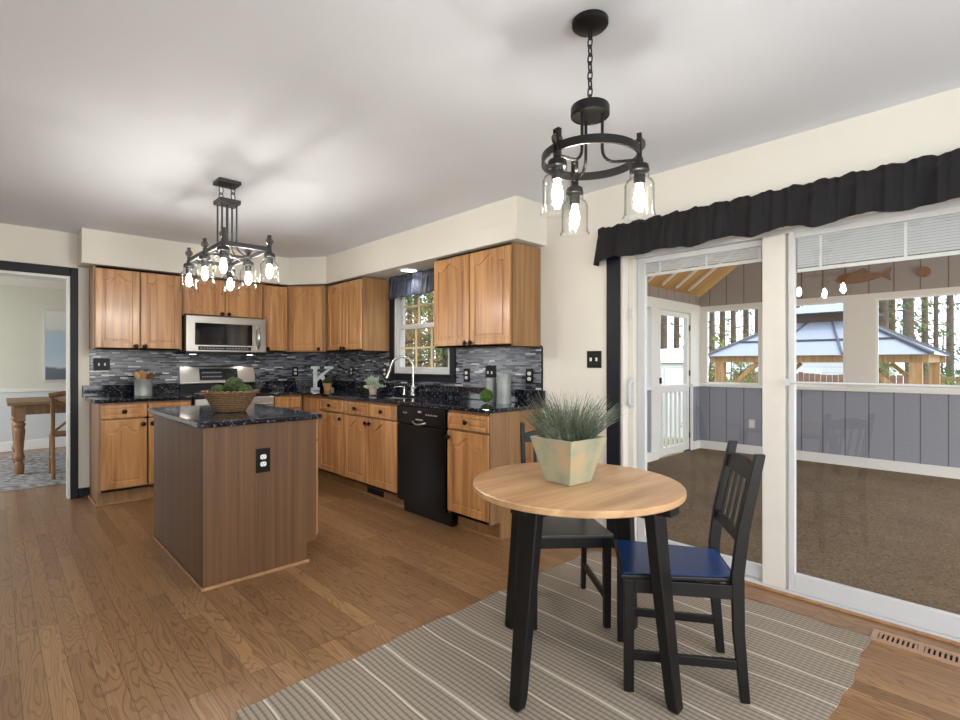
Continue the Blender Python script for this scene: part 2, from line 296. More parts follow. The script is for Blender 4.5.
def mat_art():
    m, nt, b = newmat('seascape'); tc = N(nt, 'ShaderNodeTexCoord'); sx = N(nt, 'ShaderNodeSeparateXYZ'); nt.links.new(tc.outputs['Object'], sx.inputs[0])
    nz = N(nt, 'ShaderNodeTexNoise'); nz.inputs['Scale'].default_value = 4; nz.inputs['Detail'].default_value = 4; nt.links.new(tc.outputs['Object'], nz.inputs['Vector'])
    a = N(nt, 'ShaderNodeMath', operation='MULTIPLY_ADD'); a.inputs[1].default_value = .16; nt.links.new(nz.outputs['Fac'], a.inputs[0]); nt.links.new(sx.outputs[2], a.inputs[2])
    r = ramp(nt, [(0, lin(92, 98, 110)), (.23, lin(104, 112, 122)), (.27, lin(190, 202, 210)), (.5, lin(172, 190, 204)), (.78, lin(176, 190, 200)), (.82, lin(206, 208, 200)), (1, lin(214, 214, 204))]); nt.links.new(a.outputs[0], r.inputs[0])
    nt.links.new(r.outputs[0], b.inputs['Base Color']); b.inputs['Roughness'].default_value = .6; return m
M['art'] = mat_art()

# ------------------------------------------------------------------ mesh helpers
def BM(): return bmesh.new()
def box(bm, x0, x1, y0, y1, z0, z1, fr=None):
    vs = [(x, y, z) for x in (x0, x1) for y in (y0, y1) for z in (z0, z1)]
    if fr: vs = [fr(*v) for v in vs]
    v = [bm.verts.new(p) for p in vs]
    for f in ((0, 1, 3, 2), (4, 6, 7, 5), (0, 4, 5, 1), (2, 3, 7, 6), (0, 2, 6, 4), (1, 5, 7, 3)): bm.faces.new([v[i] for i in f])
def prism(bm, pts, h0, h1, fr):
    """polygon pts (a,c) extruded between h0 and h1; fr maps (a, h, c) to space"""
    n = len(pts); lo = [bm.verts.new(fr(a, h0, c)) for a, c in pts]; hi = [bm.verts.new(fr(a, h1, c)) for a, c in pts]
    bm.faces.new(lo); bm.faces.new(hi[::-1])
    for i in range(n): bm.faces.new((lo[i], hi[i], hi[(i+1) % n], lo[(i+1) % n]))
def XY(a, h, c): return (a, c, h)     # prism laid in plan
def basis(d):
    d = Vector(d).normalized(); u = d.orthogonal().normalized(); return u, d.cross(u)
def cyl(bm, p0, p1, r0, r1=None, n=16, caps=True):
    r1 = r0 if r1 is None else r1; p0 = Vector(p0); p1 = Vector(p1); u, w = basis(p1-p0)
    A = [bm.verts.new(p0+(u*math.cos(2*PI*i/n)+w*math.sin(2*PI*i/n))*r0) for i in range(n)]
    B = [bm.verts.new(p1+(u*math.cos(2*PI*i/n)+w*math.sin(2*PI*i/n))*r1) for i in range(n)]
    for i in range(n): bm.faces.new((A[i], A[(i+1) % n], B[(i+1) % n], B[i]))
    if caps: bm.faces.new(A[::-1]); bm.faces.new(B)
def bar(bm, p0, p1, w, d, up=(0, 0, 1), w1=None, d1=None):
    """square-section bar: w across 'side', d across 'up'-ish"""
    p0 = Vector(p0); p1 = Vector(p1); t = (p1-p0).normalized(); s = t.cross(Vector(up)).normalized(); v = s.cross(t).normalized()
    w1 = w if w1 is None else w1; d1 = d if d1 is None else d1
    A = [bm.verts.new(p0+s*a*w/2+v*b*d/2) for a, b in ((-1, -1), (1, -1), (1, 1), (-1, 1))]
    B = [bm.verts.new(p1+s*a*w1/2+v*b*d1/2) for a, b in ((-1, -1), (1, -1), (1, 1), (-1, 1))]
    for i in range(4): bm.faces.new((A[i], A[(i+1) % 4], B[(i+1) % 4], B[i]))
    bm.faces.new(A[::-1]); bm.faces.new(B)
def tube(bm, pts, r, n=10, closed=False, rect=None):
    pts = [Vector(p) for p in pts]; m = len(pts); rings = []; u = None
    for i, p in enumerate(pts):
        if closed: t = pts[(i+1) % m]-pts[i-1]
        else: t = pts[min(i+1, m-1)]-pts[max(i-1, 0)]
        t.normalize()
        if u is None: u = t.orthogonal().normalized()
        u = (u-t*u.dot(t)).normalized(); w = t.cross(u)
        rr = r[i] if isinstance(r, (list, tuple)) else r
        rings.append([bm.verts.new(p+(u*math.cos(2*PI*k/n)+w*math.sin(2*PI*k/n))*rr) for k in range(n)])
    for i in range(m if closed else m-1):
        A, B = rings[i], rings[(i+1) % m]
        for k in range(n): bm.faces.new((A[k], A[(k+1) % n], B[(k+1) % n], B[k]))
    if not closed: bm.faces.new(rings[0][::-1]); bm.faces.new(rings[-1])
def lathe(bm, prof, c=(0, 0, 0), n=28):
    c = Vector(c); rings = []
    for r, z in prof:
        if r < 1e-6: rings.append([bm.verts.new(c+Vector((0, 0, z)))])
        else: rings.append([bm.verts.new(c+Vector((r*math.cos(2*PI*k/n), r*math.sin(2*PI*k/n), z))) for k in range(n)])
    for A, B in zip(rings, rings[1:]):
        if len(A) == 1 and len(B) == 1: continue
        for k in range(n):
            if len(A) == 1: bm.faces.new((A[0], B[(k+1) % n], B[k]))
            elif len(B) == 1: bm.faces.new((A[k], A[(k+1) % n], B[0]))
            else: bm.faces.new((A[k], A[(k+1) % n], B[(k+1) % n], B[k]))
def sphere(bm, c, r, seg=20, rings=12, sq=1.0):
    lathe(bm, [(r*math.sin(PI*i/rings), -r*sq*math.cos(PI*i/rings)) for i in range(rings+1)], c, seg)
def obj(name, bm, mat, parent=None, smooth=False, bevel=0, off=None, normals=True):
    if off is not None: bmesh.ops.translate(bm, verts=bm.verts, vec=-Vector(off))
    if normals: bmesh.ops.recalc_face_normals(bm, faces=bm.faces)
    me = bpy.data.meshes.new(name); bm.to_mesh(me); bm.free(); me.materials.append(M[mat] if isinstance(mat, str) else mat)
    o = bpy.data.objects.new(name, me); C.objects.link(o)
    if parent: o.parent = parent
    if smooth:
        for p in me.polygons: p.use_smooth = True
        try: me.set_sharp_from_angle(angle=math.radians(40))
        except Exception: pass
    if bevel:
        b = o.modifiers.new('bevel', 'BEVEL'); b.width = bevel; b.segments = 2; b.limit_method = 'ANGLE'; b.angle_limit = math.radians(35)
    return o
LOC = {}
def thing(name, label, cat, loc=(0, 0, 0), rotz=0, group=None):
    o = bpy.data.objects.new(name, None); C.objects.link(o); o.location = loc; o.rotation_euler = (0, 0, rotz); o.empty_display_size = .1
    o['label'] = label; o['category'] = cat
    if group: o['group'] = group
    LOC[o.name] = loc
    return o
def root(o):
    while o.parent: o = o.parent
    return o
def part(name, bm, mat, parent, label=None, **kw):
    """geometry given in world coordinates, thing unrotated"""
    o = obj(name, bm, mat, parent, off=LOC[root(parent).name], **kw)
    if label: o['label'] = label
    return o
def lpart(name, bm, mat, parent, label=None, **kw):
    o = obj(name, bm, mat, parent, **kw)
    if label: o['label'] = label
    return o
def tag(o, label, cat, group=None):
    o['label'] = label; o['category'] = cat
    if group: o['group'] = group
    return o
def struct(name, bm, mat, parent=None, **kw):
    o = obj(name, bm, mat, parent, **kw); o['kind'] = 'structure'; return o
def copy_tree(o, parent=None):
    c = o.copy(); C.objects.link(c)
    if parent: c.parent = parent
    for ch in list(o.children): copy_tree(ch, c)
    return c
def frame(o, u, n):
    o = Vector(o); u = Vector(u).normalized(); n = Vector(n).normalized()
    return lambda a, b, c: o+u*a+n*b+Vector((0, 0, c))

XR, YB, H = 3.02, 5.956, 2.44
# ------------------------------------------------------------------ the setting: shell
b = BM(); box(b, -2.2, 3.16, -2.4, 9.85, -.12, 0); struct('floor', b, 'floor')
b = BM(); box(b, -2.2, 3.16, -2.4, YB+.12, H, H+.1); struct('ceiling', b, 'ceiling')
b = BM(); box(b, -2.2, 3.16, YB+.12, 9.85, H, H+.1); struct('ceiling_dining', b, 'ceiling')
SY0, SY1, SZ = -.19, 1.787, 1.99         # sliding door opening
WY0, WY1, WZ0, WZ1 = 3.53, 4.43, 1.135, 2.08  # kitchen window opening
b = BM()
for y0, y1, z0, z1 in ((-2.4, SY0, 0, H), (SY0, SY1, SZ, H), (SY1, WY0, 0, H), (WY0, WY1, 0, WZ0), (WY0, WY1, WZ1, H), (WY1, 9.85, 0, H)): box(b, XR, XR+.13, y0, y1, z0, z1)
struct('wall_right', b, 'wall')
DX1 = .505                               # doorway opening right edge
b = BM()
for x0, x1, z0, z1 in ((-2.2, -.75, 0, H), (-.75, DX1, 2.035, H), (DX1, XR, 0, H)): box(b, x0, x1, YB, YB+.12, z0, z1)
struct('wall_back', b, 'wall')
def holed(axis, pos0, pos1, lo, hi, op):
    b = BM(); a0, a1, z0, z1 = op
    for p, q, r, s in ((lo, a0, 0, H), (a1, hi, 0, H), (a0, a1, 0, z0), (a0, a1, z1, H)):
        if axis == 'y': box(b, p, q, pos0, pos1, r, s)
        else: box(b, pos0, pos1, p, q, r, s)
    return b
struct('wall_rear', holed('y', -2.4, -2.3, -2.1, 3.02, (-.9, 2.1, .5, 2.2)), 'wall')
struct('wall_left', holed('x', -2.2, -2.1, -2.3, YB, (-2.15, -.35, .5, 2.2)), 'wall')
b = BM(); box(b, -2.2, 3.02, 9.73, 9.85, .0, H); struct('wall_dining_far', b, 'dining_wall')
b = BM(); box(b, -2.2, 3.02, 9.722, 9.732, .14, .83); struct('trim_1', b, 'dining_lower')
b = BM(); box(b, -2.2, 3.02, 9.70, 9.73, .83, .885); struct('trim_2', b, 'cream', bevel=.006)
b = BM(); box(b, -2.2, 3.02, 9.712, 9.73, 0, .14); struct('baseboard_dining', b, 'white', bevel=.005)
b = BM(); prism(b, [(9.73, H), (9.64, H), (9.65, H-.03), (9.72, H-.10), (9.73, H-.10)], -2.2, 3.02, lambda a, h, c: (h, a, c)); struct('trim_3', b, 'cream')
b = BM()
for p, q, r, s in ((YB+.12, 6.8, 0, H), (9.2, 9.85, 0, H), (6.8, 9.2, 0, .6), (6.8, 9.2, 2.2, H)): box(b, -2.2, -2.08, p, q, r, s)
struct('wall_dining_left', b, 'dining_wall')
# soffit
b = BM(); prism(b, [(.56, YB), (.56, 5.663), (2.415, 5.663), (2.686, 5.29), (2.686, 2.42), (XR, 2.42), (XR, YB)], 2.134, H-.0005, XY); struct('soffit', b, 'wall')
# doorway casing (charcoal) and white jamb
b = BM()
box(b, DX1, .562, YB-.022, YB, 0, 2.12); box(b, -.83, DX1, YB-.022, YB, 2.04, 2.12); box(b, -.83, -.75, YB-.022, YB, 0, 2.04)
struct('trim_4', b, 'casing', bevel=.006)
b = BM(); box(b, DX1-.02, DX1, YB-.002, YB+.122, 0, 2.035); box(b, -.75, DX1-.02, YB-.002, YB+.122, 2.015, 2.035); box(b, -.75, -.73, YB-.002, YB+.122, 0, 2.015); struct('trim_5', b, 'white')
b = BM(); box(b, .563, .66, YB-.014, YB, 0, .085); struct('baseboard_back', b, 'casing', bevel=.003)
b = BM(); box(b, XR-.014, XR, 1.90, 2.46, 0, .085); struct('baseboard_right', b, 'casing', bevel=.003)
# mosaic backsplash
b = BM(); box(b, .645, XR, YB-.007, YB, .92, 1.372); struct('backsplash_back', b, 'tile_x')
b = BM(); box(b, XR-.007, XR, 2.462, 3.452, 1.0, 1.38); box(b, XR-.007, XR, 3.452, 4.508, 1.0, 1.064); box(b, XR-.007, XR, 4.508, YB-.008, 1.0, 1.38); struct('backsplash_right', b, 'tile_y')
b = BM(); box(b, XR-.009, XR, 2.452, 2.462, 1.036, 1.37); struct('trim_6', b, 'plate')

# kitchen window
win = bpy.data.objects.new('window_1', None); C.objects.link(win); win['kind'] = 'structure'
b = BM(); x0 = XR-.02
box(b, x0, XR, 3.455, 3.53, 1.066, 2.13); box(b, x0, XR, 4.43, 4.505, 1.066, 2.13); box(b, x0, XR, 3.53, 4.43, 1.066, 1.135); box(b, x0, XR, 3.53, 4.43, 2.07, 2.13); box(b, XR-.045, XR-.02, 3.45, 4.51, 1.12, 1.14)
struct('casing', b, 'casing', win, bevel=.004)
def rect(bm, X0, X1, y0, y1, z0, z1, w, wb=None, wt=None):
    wb = w if wb is None else wb; wt = w if wt is None else wt
    box(bm, X0, X1, y0, y0+w, z0, z1); box(bm, X0, X1, y1-w, y1, z0, z1); box(bm, X0, X1, y0+w, y1-w, z0, z0+wb); box(bm, X0, X1, y0+w, y1-w, z1-wt, z1)
b = BM(); rect(b, XR+.005, XR+.10, 3.53, 4.43, 1.135, 2.08, .03); struct('window_frame', b, 'vinyl', win)
for (z0, z1, xx, nm) in ((1.165, 1.63, XR+.02, 'lower_sash'), (1.60, 2.05, XR+.055, 'upper_sash')):
    b = BM(); rect(b, xx, xx+.03, 3.56, 4.40, z0, z1, .04); struct(nm, b, 'vinyl', win, bevel=.003)
    b = BM(); ya, yb = 3.60, 4.36
    for k in (1, 2): y = ya+(yb-ya)*k/3; box(b, xx+.008, xx+.022, y-.009, y+.009, z0+.04, z1-.04)
    z = (z0+z1)/2; box(b, xx+.0085, xx+.0215, ya, yb, z-.009, z+.009); struct('muntin', b, 'yellowtrim', win)
    b = BM(); box(b, xx+.013, xx+.017, ya, yb, z0+.04, z1-.04); struct('window_pane', b, 'pane', win)
for (nm, loc, hx, hy) in (('fill_window_rear', (.6, -2.35), 1.5, 0), ('fill_window_left', (-2.15, -1.25), 0, .9)):  # unseen windows added to house the fill lamps
    b = BM(); X, Y = loc
    def bb(a0, a1, z0, z1, t=.03):
        if hx: box(b, X+a0, X+a1, Y-t, Y+t, z0, z1)
        else: box(b, X-t, X+t, Y+a0, Y+a1, z0, z1)
    hw = hx or hy
    bb(-hw, -hw+.06, .5, 2.2); bb(hw-.06, hw, .5, 2.2); bb(-hw+.06, hw-.06, .5, .56); bb(-hw+.06, hw-.06, 2.14, 2.2); bb(-.03, .03, .56, 2.14); struct(nm, b, 'vinyl')

# sliding door
door = bpy.data.objects.new('door_1', None); C.objects.link(door); door['kind'] = 'structure'
b = BM(); box(b, XR-.02, XR+.0, 1.787, 1.888, 0, 2.16); box(b, XR-.019, XR, -.30, 1.787, 2.08, 2.16); box(b, XR-.02, XR, -.30, -.20, 0, 2.08); struct('casing', b, 'casing', door, bevel=.006)
XD = 3.105; KD = XD/XR           # the door hangs at the outer side of the wall
zd = lambda z: 1.245+(z-1.245)*KD
b = BM(); box(b, XR-.002, XR+.13, 1.768, 1.787, 0, SZ); box(b, XD-.02, XR+.13, 1.73, 1.768, 0, SZ-.019); box(b, XR-.002, XR+.13, SY0, 1.768, SZ-.019, SZ); box(b, XR-.018, XR, SY0-.009, 1.786, SZ, 2.08); struct('jamb_board', b, 'cream', door, bevel=.002)
b = BM(); box(b, XD-.015, XR+.125, SY0+.001, SY0+.04, .03, SZ-.02); box(b, XD-.015, XR+.125, SY0+.04, 1.729, zd(1.925), SZ-.02); struct('door_frame', b, 'vinyl', door)
b = BM(); box(b, XD-.028, XR+.13, SY0+.001, 1.729, .0, .022); struct('sill', b, 'vinyl', door, bevel=.003)
b = BM(); box(b, XD-.05, XD-.0285, SY0+.001, 1.767, .0, .012); struct('threshold', b, 'shoe', door, bevel=.004)
p1 = BM(); X0 = XD+.022; rect(p1, X0, X0+.036, .80*KD, 1.728, .023, zd(1.924), .055, .075, .035); q = struct('sliding_panel', p1, 'vinyl', door, bevel=.003)
b = BM(); box(b, X0+.014, X0+.021, .80*KD+.05, 1.68, .09, zd(1.895)); struct('door_pane', b, 'pane', q)
p2 = BM(); X0 = XD-.02; rect(p2, X0, X0+.036, -.149, .795*KD, .023, zd(1.924), .03, .095, .03); q2 = struct('fixed_panel', p2, 'vinyl', door, bevel=.003)
b = BM(); box(b, X0+.014, X0+.021, -.12, .79, .115, zd(1.895)); struct('door_pane', b, 'pane', q2)
b = BM(); box(b, XD-.027, XD+.018, .808*KD, .918*KD, .023, zd(1.924)); struct('mullion_post', b, 'cream', door, bevel=.003)
b = BM(); cyl(b, (XD-.03, -.149, 1.141), (XD-.03, .79*KD, 1.141), .007, n=12); cyl(b, (XD-.045, .80*KD, 1.141), (XD-.018, .80*KD, 1.141), .019, n=12); struct('security_bar', b, 'vinyl', door, smooth=True)
hy_ = 1.745
b = BM(); tube(b, [(XD-.02, hy_, .96), (XD-.055, hy_-.005, .975), (XD-.066, hy_-.01, 1.045), (XD-.055, hy_-.005, 1.115), (XD-.02, hy_, 1.13)], .010); box(b, XD-.026, XD-.019, hy_-.018, hy_+.022, .94, 1.15); struct('door_handle', b, 'vinyl', door, smooth=True)
b = BM(); box(b, XD-.035, XD-.0195, hy_-.012, hy_+.016, .46, .55); box(b, XD-.035, XD-.0195, hy_-.012, hy_+.016, 1.54, 1.61); struct('latch', b, 'vinyl', door)

# sun porch beyond the door
PX, PY, PZ = 7.6, 3.19, -.02
b = BM(); box(b, XR+.14, PX, -2.3, PY, PZ-.1, PZ); struct('floor_porch', b, 'carpet')
wins = [(2.36, 3.09), (1.39, 1.98), (-.15, 1.09), (-1.9, -.5)]
b = BM(); box(b, PX, PX+.1, -2.3, PY+.1, PZ-1, .90); struct('wall_porch_far', b, 'siding_y')
b = BM()
ys = [PY+.1]+[v for w in reversed(sorted(wins)) for v in (w[1], w[0])]+[-2.3]
for i in range(0, len(ys), 2): box(b, PX-.005, PX+.09, ys[i+1], ys[i], .93, 2.015)
box(b, PX-.006, PX+.09, -2.3, PY+.1, 2.015, 2.08); struct('trim_7', b, 'cream')
b = BM(); box(b, PX-.05, PX+.1, -2.3, PY, .90, .945); struct('trim_8', b, 'white', bevel=.004)
b = BM(); box(b, PX-.02, PX, -2.3, PY, PZ, .10); struct('baseboard_porch_far', b, 'white')
b = BM()
for y0, y1 in wins: rect(b, PX+.0, PX+.03, y0, y1, .945, 2.015, .022)
struct('window_4', b, 'white')
b = BM(); prism(b, [(-2.3, 2.08), (PY+.1, 2.08), (PY+.1, 2.12), (1.2, 3.72), (-2.3, 1.0+.0)] if False else [(-2.3, 2.08), (PY+.1, 2.08), (PY+.1, 2.14), (1.0, 3.85), (-2.3, 1.9+.2)], PX, PX+.09, lambda a, h, c: (h, a, c)); struct('wall_porch_gable', b, 'upper_siding')
# end wall with the screen door
b = BM(); box(b, XR+.14, 6.30, PY, PY+.1, PZ-.5, .90); box(b, 7.30, PX, PY, PY+.1, PZ-.5, .90); struct('wall_porch_end', b, 'siding_x')
b = BM(); box(b, XR+.14, 4.6, PY, PY+.1, .94, 2.03); box(b, 6.12, 6.33, PY-.01, PY+.1, PZ, 2.0); box(b, 7.29, PX, PY-.01, PY+.1, .94, 2.0); box(b, 7.29, 7.37, PY-.01, PY, PZ, .94)
box(b, XR+.14, PX, PY-.012, PY+.1, 1.965, 2.10); struct('trim_9', b, 'white')
b = BM(); box(b, XR+.14, 6.30, PY-.03, PY+.1, .90, .94); box(b, 7.30, PX, PY-.03, PY+.1, .90, .94); struct('trim_10', b, 'white')
b = BM(); box(b, XR+.14, 6.30, PY-.02, PY, PZ, .10); box(b, 7.37, PX, PY-.02, PY, PZ, .10); struct('baseboard_porch_end', b, 'white')
b = BM(); box(b, 4.6, 6.12, PY+.03, PY+.05, .94, 1.965)
b.free()
b = BM(); box(b, XR+.14, PX+.1, PY, PY+.1, 2.10, 2.24); struct('wall_porch_header', b, mat_grooved('taupe_siding_end', lin(150, 134, 128), 0, .235))
b = BM()
for (ya, za, yb_, zb) in ((PY+.3, 2.06, 1.0, 3.93), (-2.4, 1.15, 1.0, 3.93)):
    prism(b, [(ya, za+.06), (yb_, zb), (yb_, zb+.08), (ya, za+.14)], XR+.14, PX+.4, lambda a, h, c: (h, a, c))
struct('ceiling_porch', b, 'plank_ceiling')
b = BM()
for xx in (3.6, 4.0, 4.4, 4.8, 5.2, 5.6, 6.0, 6.4, 6.8, 7.2): bar(b, (xx, PY-.02, 2.285), (xx, 1.02, 3.885), .025, .03)
struct('trim_11', b, 'cream')
sd = bpy.data.objects.new('door_2', None); C.objects.link(sd); sd['kind'] = 'structure'
def rectx(bm, x0, x1, y0, y1, z0, z1, w, wb, wt):
    box(bm, x0, x0+w, y0, y1, z0, z1); box(bm, x1-w, x1, y0, y1, z0, z1); box(bm, x0+w, x1-w, y0, y1, z0, z0+wb); box(bm, x0+w, x1-w, y0, y1, z1-wt, z1)
b = BM(); rectx(b, 6.34, 7.28, PY+.01, PY+.045, PZ+.02, 1.95, .07, .10, .06); box(b, 6.41, 7.21, PY+.01, PY+.045, .84, .94); struct('door_frame', b, 'white', sd)
for k in range(6):
    b = BM(); xx = 6.41+.8*(k+.5)/6; box(b, xx-.015, xx+.015, PY+.015, PY+.04, PZ+.12, .84); struct('bar', b, 'white', sd)
b = BM(); box(b, 6.36, 6.385, PY-.02, PY+.01, .97, 1.05); struct('door_handle', b, 'knob', sd)
b = BM()
for z in (.2, 1.1, 1.75): box(b, 7.275, 7.30, PY-.005, PY+.012, z-.04, z+.04)
struct('hinge', b, 'knob', sd)
b = BM(); box(b, -40, 70, -50, 70, -1.2, -.9); struct('ground', b, 'ground')

# ------------------------------------------------------------------ cabinets
def arch_pts(a0, a1, c0, c1, rise, n=18):
    """closed outline whose top edge carries a cathedral arch"""
    pts = [(a0, c0), (a1, c0), (a1, c1-rise)]
    for i in range(1, n):
        t = 1-2*i/n; pts.append((a0+(a1-a0)*(t+1)/2, c1-rise+rise*.5*(1+math.cos(PI*min(1, abs(t)/.72)))))
    pts.append((a0, c1-rise)); return pts
def door_front(fr, a0, a1, c0, c1, arch=True, th=.02, stile=.055):
    bm = BM(); s = stile
    box(bm, a0+.004, a1-.004, .001, .011, c0+.004, c1-.004, fr)
    box(bm, a0, a0+s, .001, th, c0, c1, fr); box(bm, a1-s, a1, .001, th, c0, c1, fr); box(bm, a0+s, a1-s, .001, th, c0, c0+s, fr)
    if arch:
        rise = min(.06, (a1-a0)*.18); base = c1-s-rise*.75
        up = [(a0+s, c1)]+[(a, c) for a, c in reversed(arch_pts(a0+s, a1-s, c0, base+rise, rise)[2:])]+[(a1-s, c1)]
        prism(bm, up, .001, th, fr)
        prism(bm, arch_pts(a0+s+.022, a1-s-.022, c0+s+.022, base+rise-.024, rise*.95), .001, th-.003, fr)
        prism(bm, arch_pts(a0+s+.010, a1-s-.010, c0+s+.010, base+rise-.011, rise*.98), .001, th-.0075, fr)
    else:
        box(bm, a0+s, a1-s, .001, th, c1-s, c1, fr)
        box(bm, a0+s+.008, a1-s-.008, .001, th-.006, c0+s+.008, c1-s-.008, fr)
    return bm
def knob_bm(fr, a, c, b0=.02):
    bm = BM(); cyl(bm, fr(a, b0-.002, c), fr(a, b0+.014, c), .006, n=10)
    cyl(bm, fr(a, b0+.012, c), fr(a, b0+.023, c), .014, .0205, 14); cyl(bm, fr(a, b0+.023, c), fr(a, b0+.030, c), .0205, .011, 14); return bm
def cabinet(label, o, u, n, width, depth, z0, z1, fronts, toe=0, panels=True, group=None, left_mat='oak_side', angled=None, name='base_cabinet', cat='cabinet'):
    fr = frame(o, u, n); t = thing(name, label, cat, (o[0], o[1], 0 if toe else z0), 0, group)
    bm = BM(); g = .001; bot = z0
    ins = .0
    if angled:
        prism(bm, angled, z0, z1, XY)
    else:
        for a0, a1 in ((g, .018), (width-.018, width-g)):
            if toe: prism(bm, [(-toe, 0), (-toe, z0), (0, z0), (0, z1), (-depth, z1), (-depth, 0)], a0, a1, lambda p, h, c: fr(h, p, c))
            else: box(bm, a0, a1, -depth, 0, z0, z1, fr)
        box(bm, .018, width-.018, -depth, -depth+.008, z0, z1, fr); box(bm, .018, width-.018, -depth, 0, z0, z0+.016, fr)
        if not toe: box(bm, .018, width-.018, -depth, 0, z1-.016, z1, fr)
        # face frame
        box(bm, .018, .04, -.018, 0, z0, z1, fr); box(bm, width-.04, width-.018, -.018, 0, z0, z1, fr); box(bm, .04, width-.04, -.018, 0, z1-.03, z1, fr); box(bm, .04, width-.04, -.018, 0, z0, z0+.03, fr)
        for f in fronts:   # rails behind gaps
            box(bm, max(.03, f[1]-.02), min(width-.03, f[2]+.02), -.018, -.004, f[4]-.01, min(z1, f[4]+.03), fr)
            box(bm, max(.03, f[2]-.012), min(width-.03, f[2]+.02), -.018, -.003, z0, z1, fr)
    part('carcass', bm, left_mat, t)
    if toe:
        bm = BM(); box(bm, .0185, width-.0185, -toe-.016, -toe, 0, z0, fr); part('toe_kick', bm, 'oak_side', t)
    for f in fronts:
        kind, a0, a1, c0, c1, ka, kc = f
        d = part(kind, door_front(fr, a0, a1, c0, c1, kind == 'door', stile=(.055 if kind == 'door' else .03)), 'oak', t, bevel=.0035)
        if ka is not None: part('knob', knob_bm(fr, ka, kc), 'knob', d, smooth=True)
    return t, fr
CZ0, CZ1 = .125, .898
DRZ0, DRZ1, DOZ0, DOZ1 = .762, .878, .15, .745
XF = 2.46      # carcass face of the sink run
def rrun(y1, y0, fronts, label, group='honey oak base cabinets', panels=True):
    return cabinet(label, (XF, y1, 0), (0, -1, 0), (-1, 0, 0), y1-y0, XR-.009-XF, CZ0, CZ1, fronts, toe=.10, group=group)
def dr(a0, a1): return ('drawer', a0, a1, DRZ0, DRZ1, (a0+a1)/2, .82)
def do(a0, a1, side): return ('door', a0, a1, DOZ0, DOZ1, (a1-.03 if side > 0 else a0+.03), .70)
w = .45
rrun(2.905, 2.462, [dr(.012, w-.012), do(.012, w-.012, -1)], 'oak base cabinet with one drawer and one arched door, right of the dishwasher')
rrun(4.455, 3.545, [dr(.012, .45), dr(.462, .898), do(.012, .45, 1), do(.462, .898, -1)], 'two-door oak base cabinet under the kitchen sink, left of the dishwasher')
tc_, fc_ = rrun(5.385, 4.458, [dr(.417, .915), do(.417, .915, 1)], 'single-door oak base cabinet nearest the corner on the sink run')
b = BM(); box(b, .0405, .405, -.017, -.001, CZ0+.031, CZ1-.031, fc_); part('filler_panel', b, 'oak', tc_)
YF = 5.395
cabinet('oak base cabinet with two drawers and arched doors left of the range, nearest the doorway', (.645, YF, 0), (1, 0, 0), (0, -1, 0), .715, YB-.009-YF, CZ0, CZ1, [dr(.012, .352), dr(.364, .703), do(.012, .352, 1), do(.364, .703, -1)], toe=.07, group='honey oak base cabinets')
cabinet('oak base cabinet with a small drawer between the range and the room corner', (2.135, YF, 0), (1, 0, 0), (0, -1, 0), .32, YB-.009-YF, CZ0, CZ1, [('drawer', .012, .30, DRZ0, DRZ1, None, 0), ('door', .012, .30, DOZ0, DOZ1, .04, .70)], toe=.07, group='honey oak base cabinets')
b = BM(); box(b, XF+.085, XF+.099, 2.465, 4.98, 0, .02); box(b, .646, .658, YF-.0+.0, YB-.02, 0, .0); b.free()
b = BM(); box(b, 2.545, 2.5585, 3.56, 5.38, .0, .018); struct('trim_13', b, 'shoe', bevel=.005)
b = BM(); box(b, 2.545, 2.5585, 2.464, 2.90, 0, .018); struct('trim_14', b, 'shoe', bevel=.005)
b = BM(); box(b, .63, 1.35, YF+.056, YF+.069, 0, .018); box(b, .63, .643, YF+.069, YB-.02, 0, .018); struct('trim_15', b, 'shoe', bevel=.005)
# upper cabinets
UZ0, UZ1 = 1.372, 2.118
def updoor(a0, a1, side, z0=UZ0): return ('door', a0, a1, z0+.012, UZ1-.018, (a1-.028 if side > 0 else a0+.028) if side else None, z0+.03)
YU = 5.665; XU = 2.70
def brun(x0, x1, fronts, label, z0=UZ0): return cabinet(label, (x0, YU, 0), (1, 0, 0), (0, -1, 0), x1-x0, YB-.009-YU, z0, UZ1, fronts, name='wall_cabinet', group='honey oak wall cabinets')
brun(.64, 1.345, [updoor(.012, .346, 1), updoor(.358, .693, -1)], 'two-door oak wall cabinet left of the microwave, beside the doorway')
brun(1.349, 2.128, [updoor(.012, .384, 1, 1.722), updoor(.395, .767, -1, 1.722)], 'short two-door oak wall cabinet above the microwave', 1.722)
brun(2.132, 2.408, [updoor(.012, .262, -1)], 'narrow single-door oak wall cabinet right of the microwave')
def urun(y1, y0, fronts, label): return cabinet(label, (XU, y1, 0), (0, -1, 0), (-1, 0, 0), y1-y0, XR-.009-XU, UZ0, UZ1, fronts, name='wall_cabinet', group='honey oak wall cabinets')
urun(5.335, 4.522, [updoor(.10, .45, 1), updoor(.462, .80, -1)], 'two-door oak wall cabinet between the corner and the kitchen window')
urun(3.365, 2.468, [updoor(.012, .444, 1), updoor(.456, .885, -1)], 'large two-door oak wall cabinet right of the kitchen window')
s2 = math.sqrt(.5); wd = math.hypot(2.699-2.410, 5.664-5.338)
uu = Vector((2.699-2.410, 5.338-5.664, 0)).normalized(); nn = Vector((uu.y, -uu.x, 0))
cabinet('diagonal single-door oak wall cabinet set across the room corner', (2.410, 5.664, 0), uu, nn, wd, .3, UZ0, UZ1, [('door', .03, wd-.03, UZ0+.012, UZ1-.018, wd-.06, UZ0+.03)], name='wall_cabinet', group='honey oak wall cabinets',
        angled=[(2.411, 5.664), (2.699, 5.338), (3.010, 5.338), (3.010, 5.946), (2.411, 5.946)])

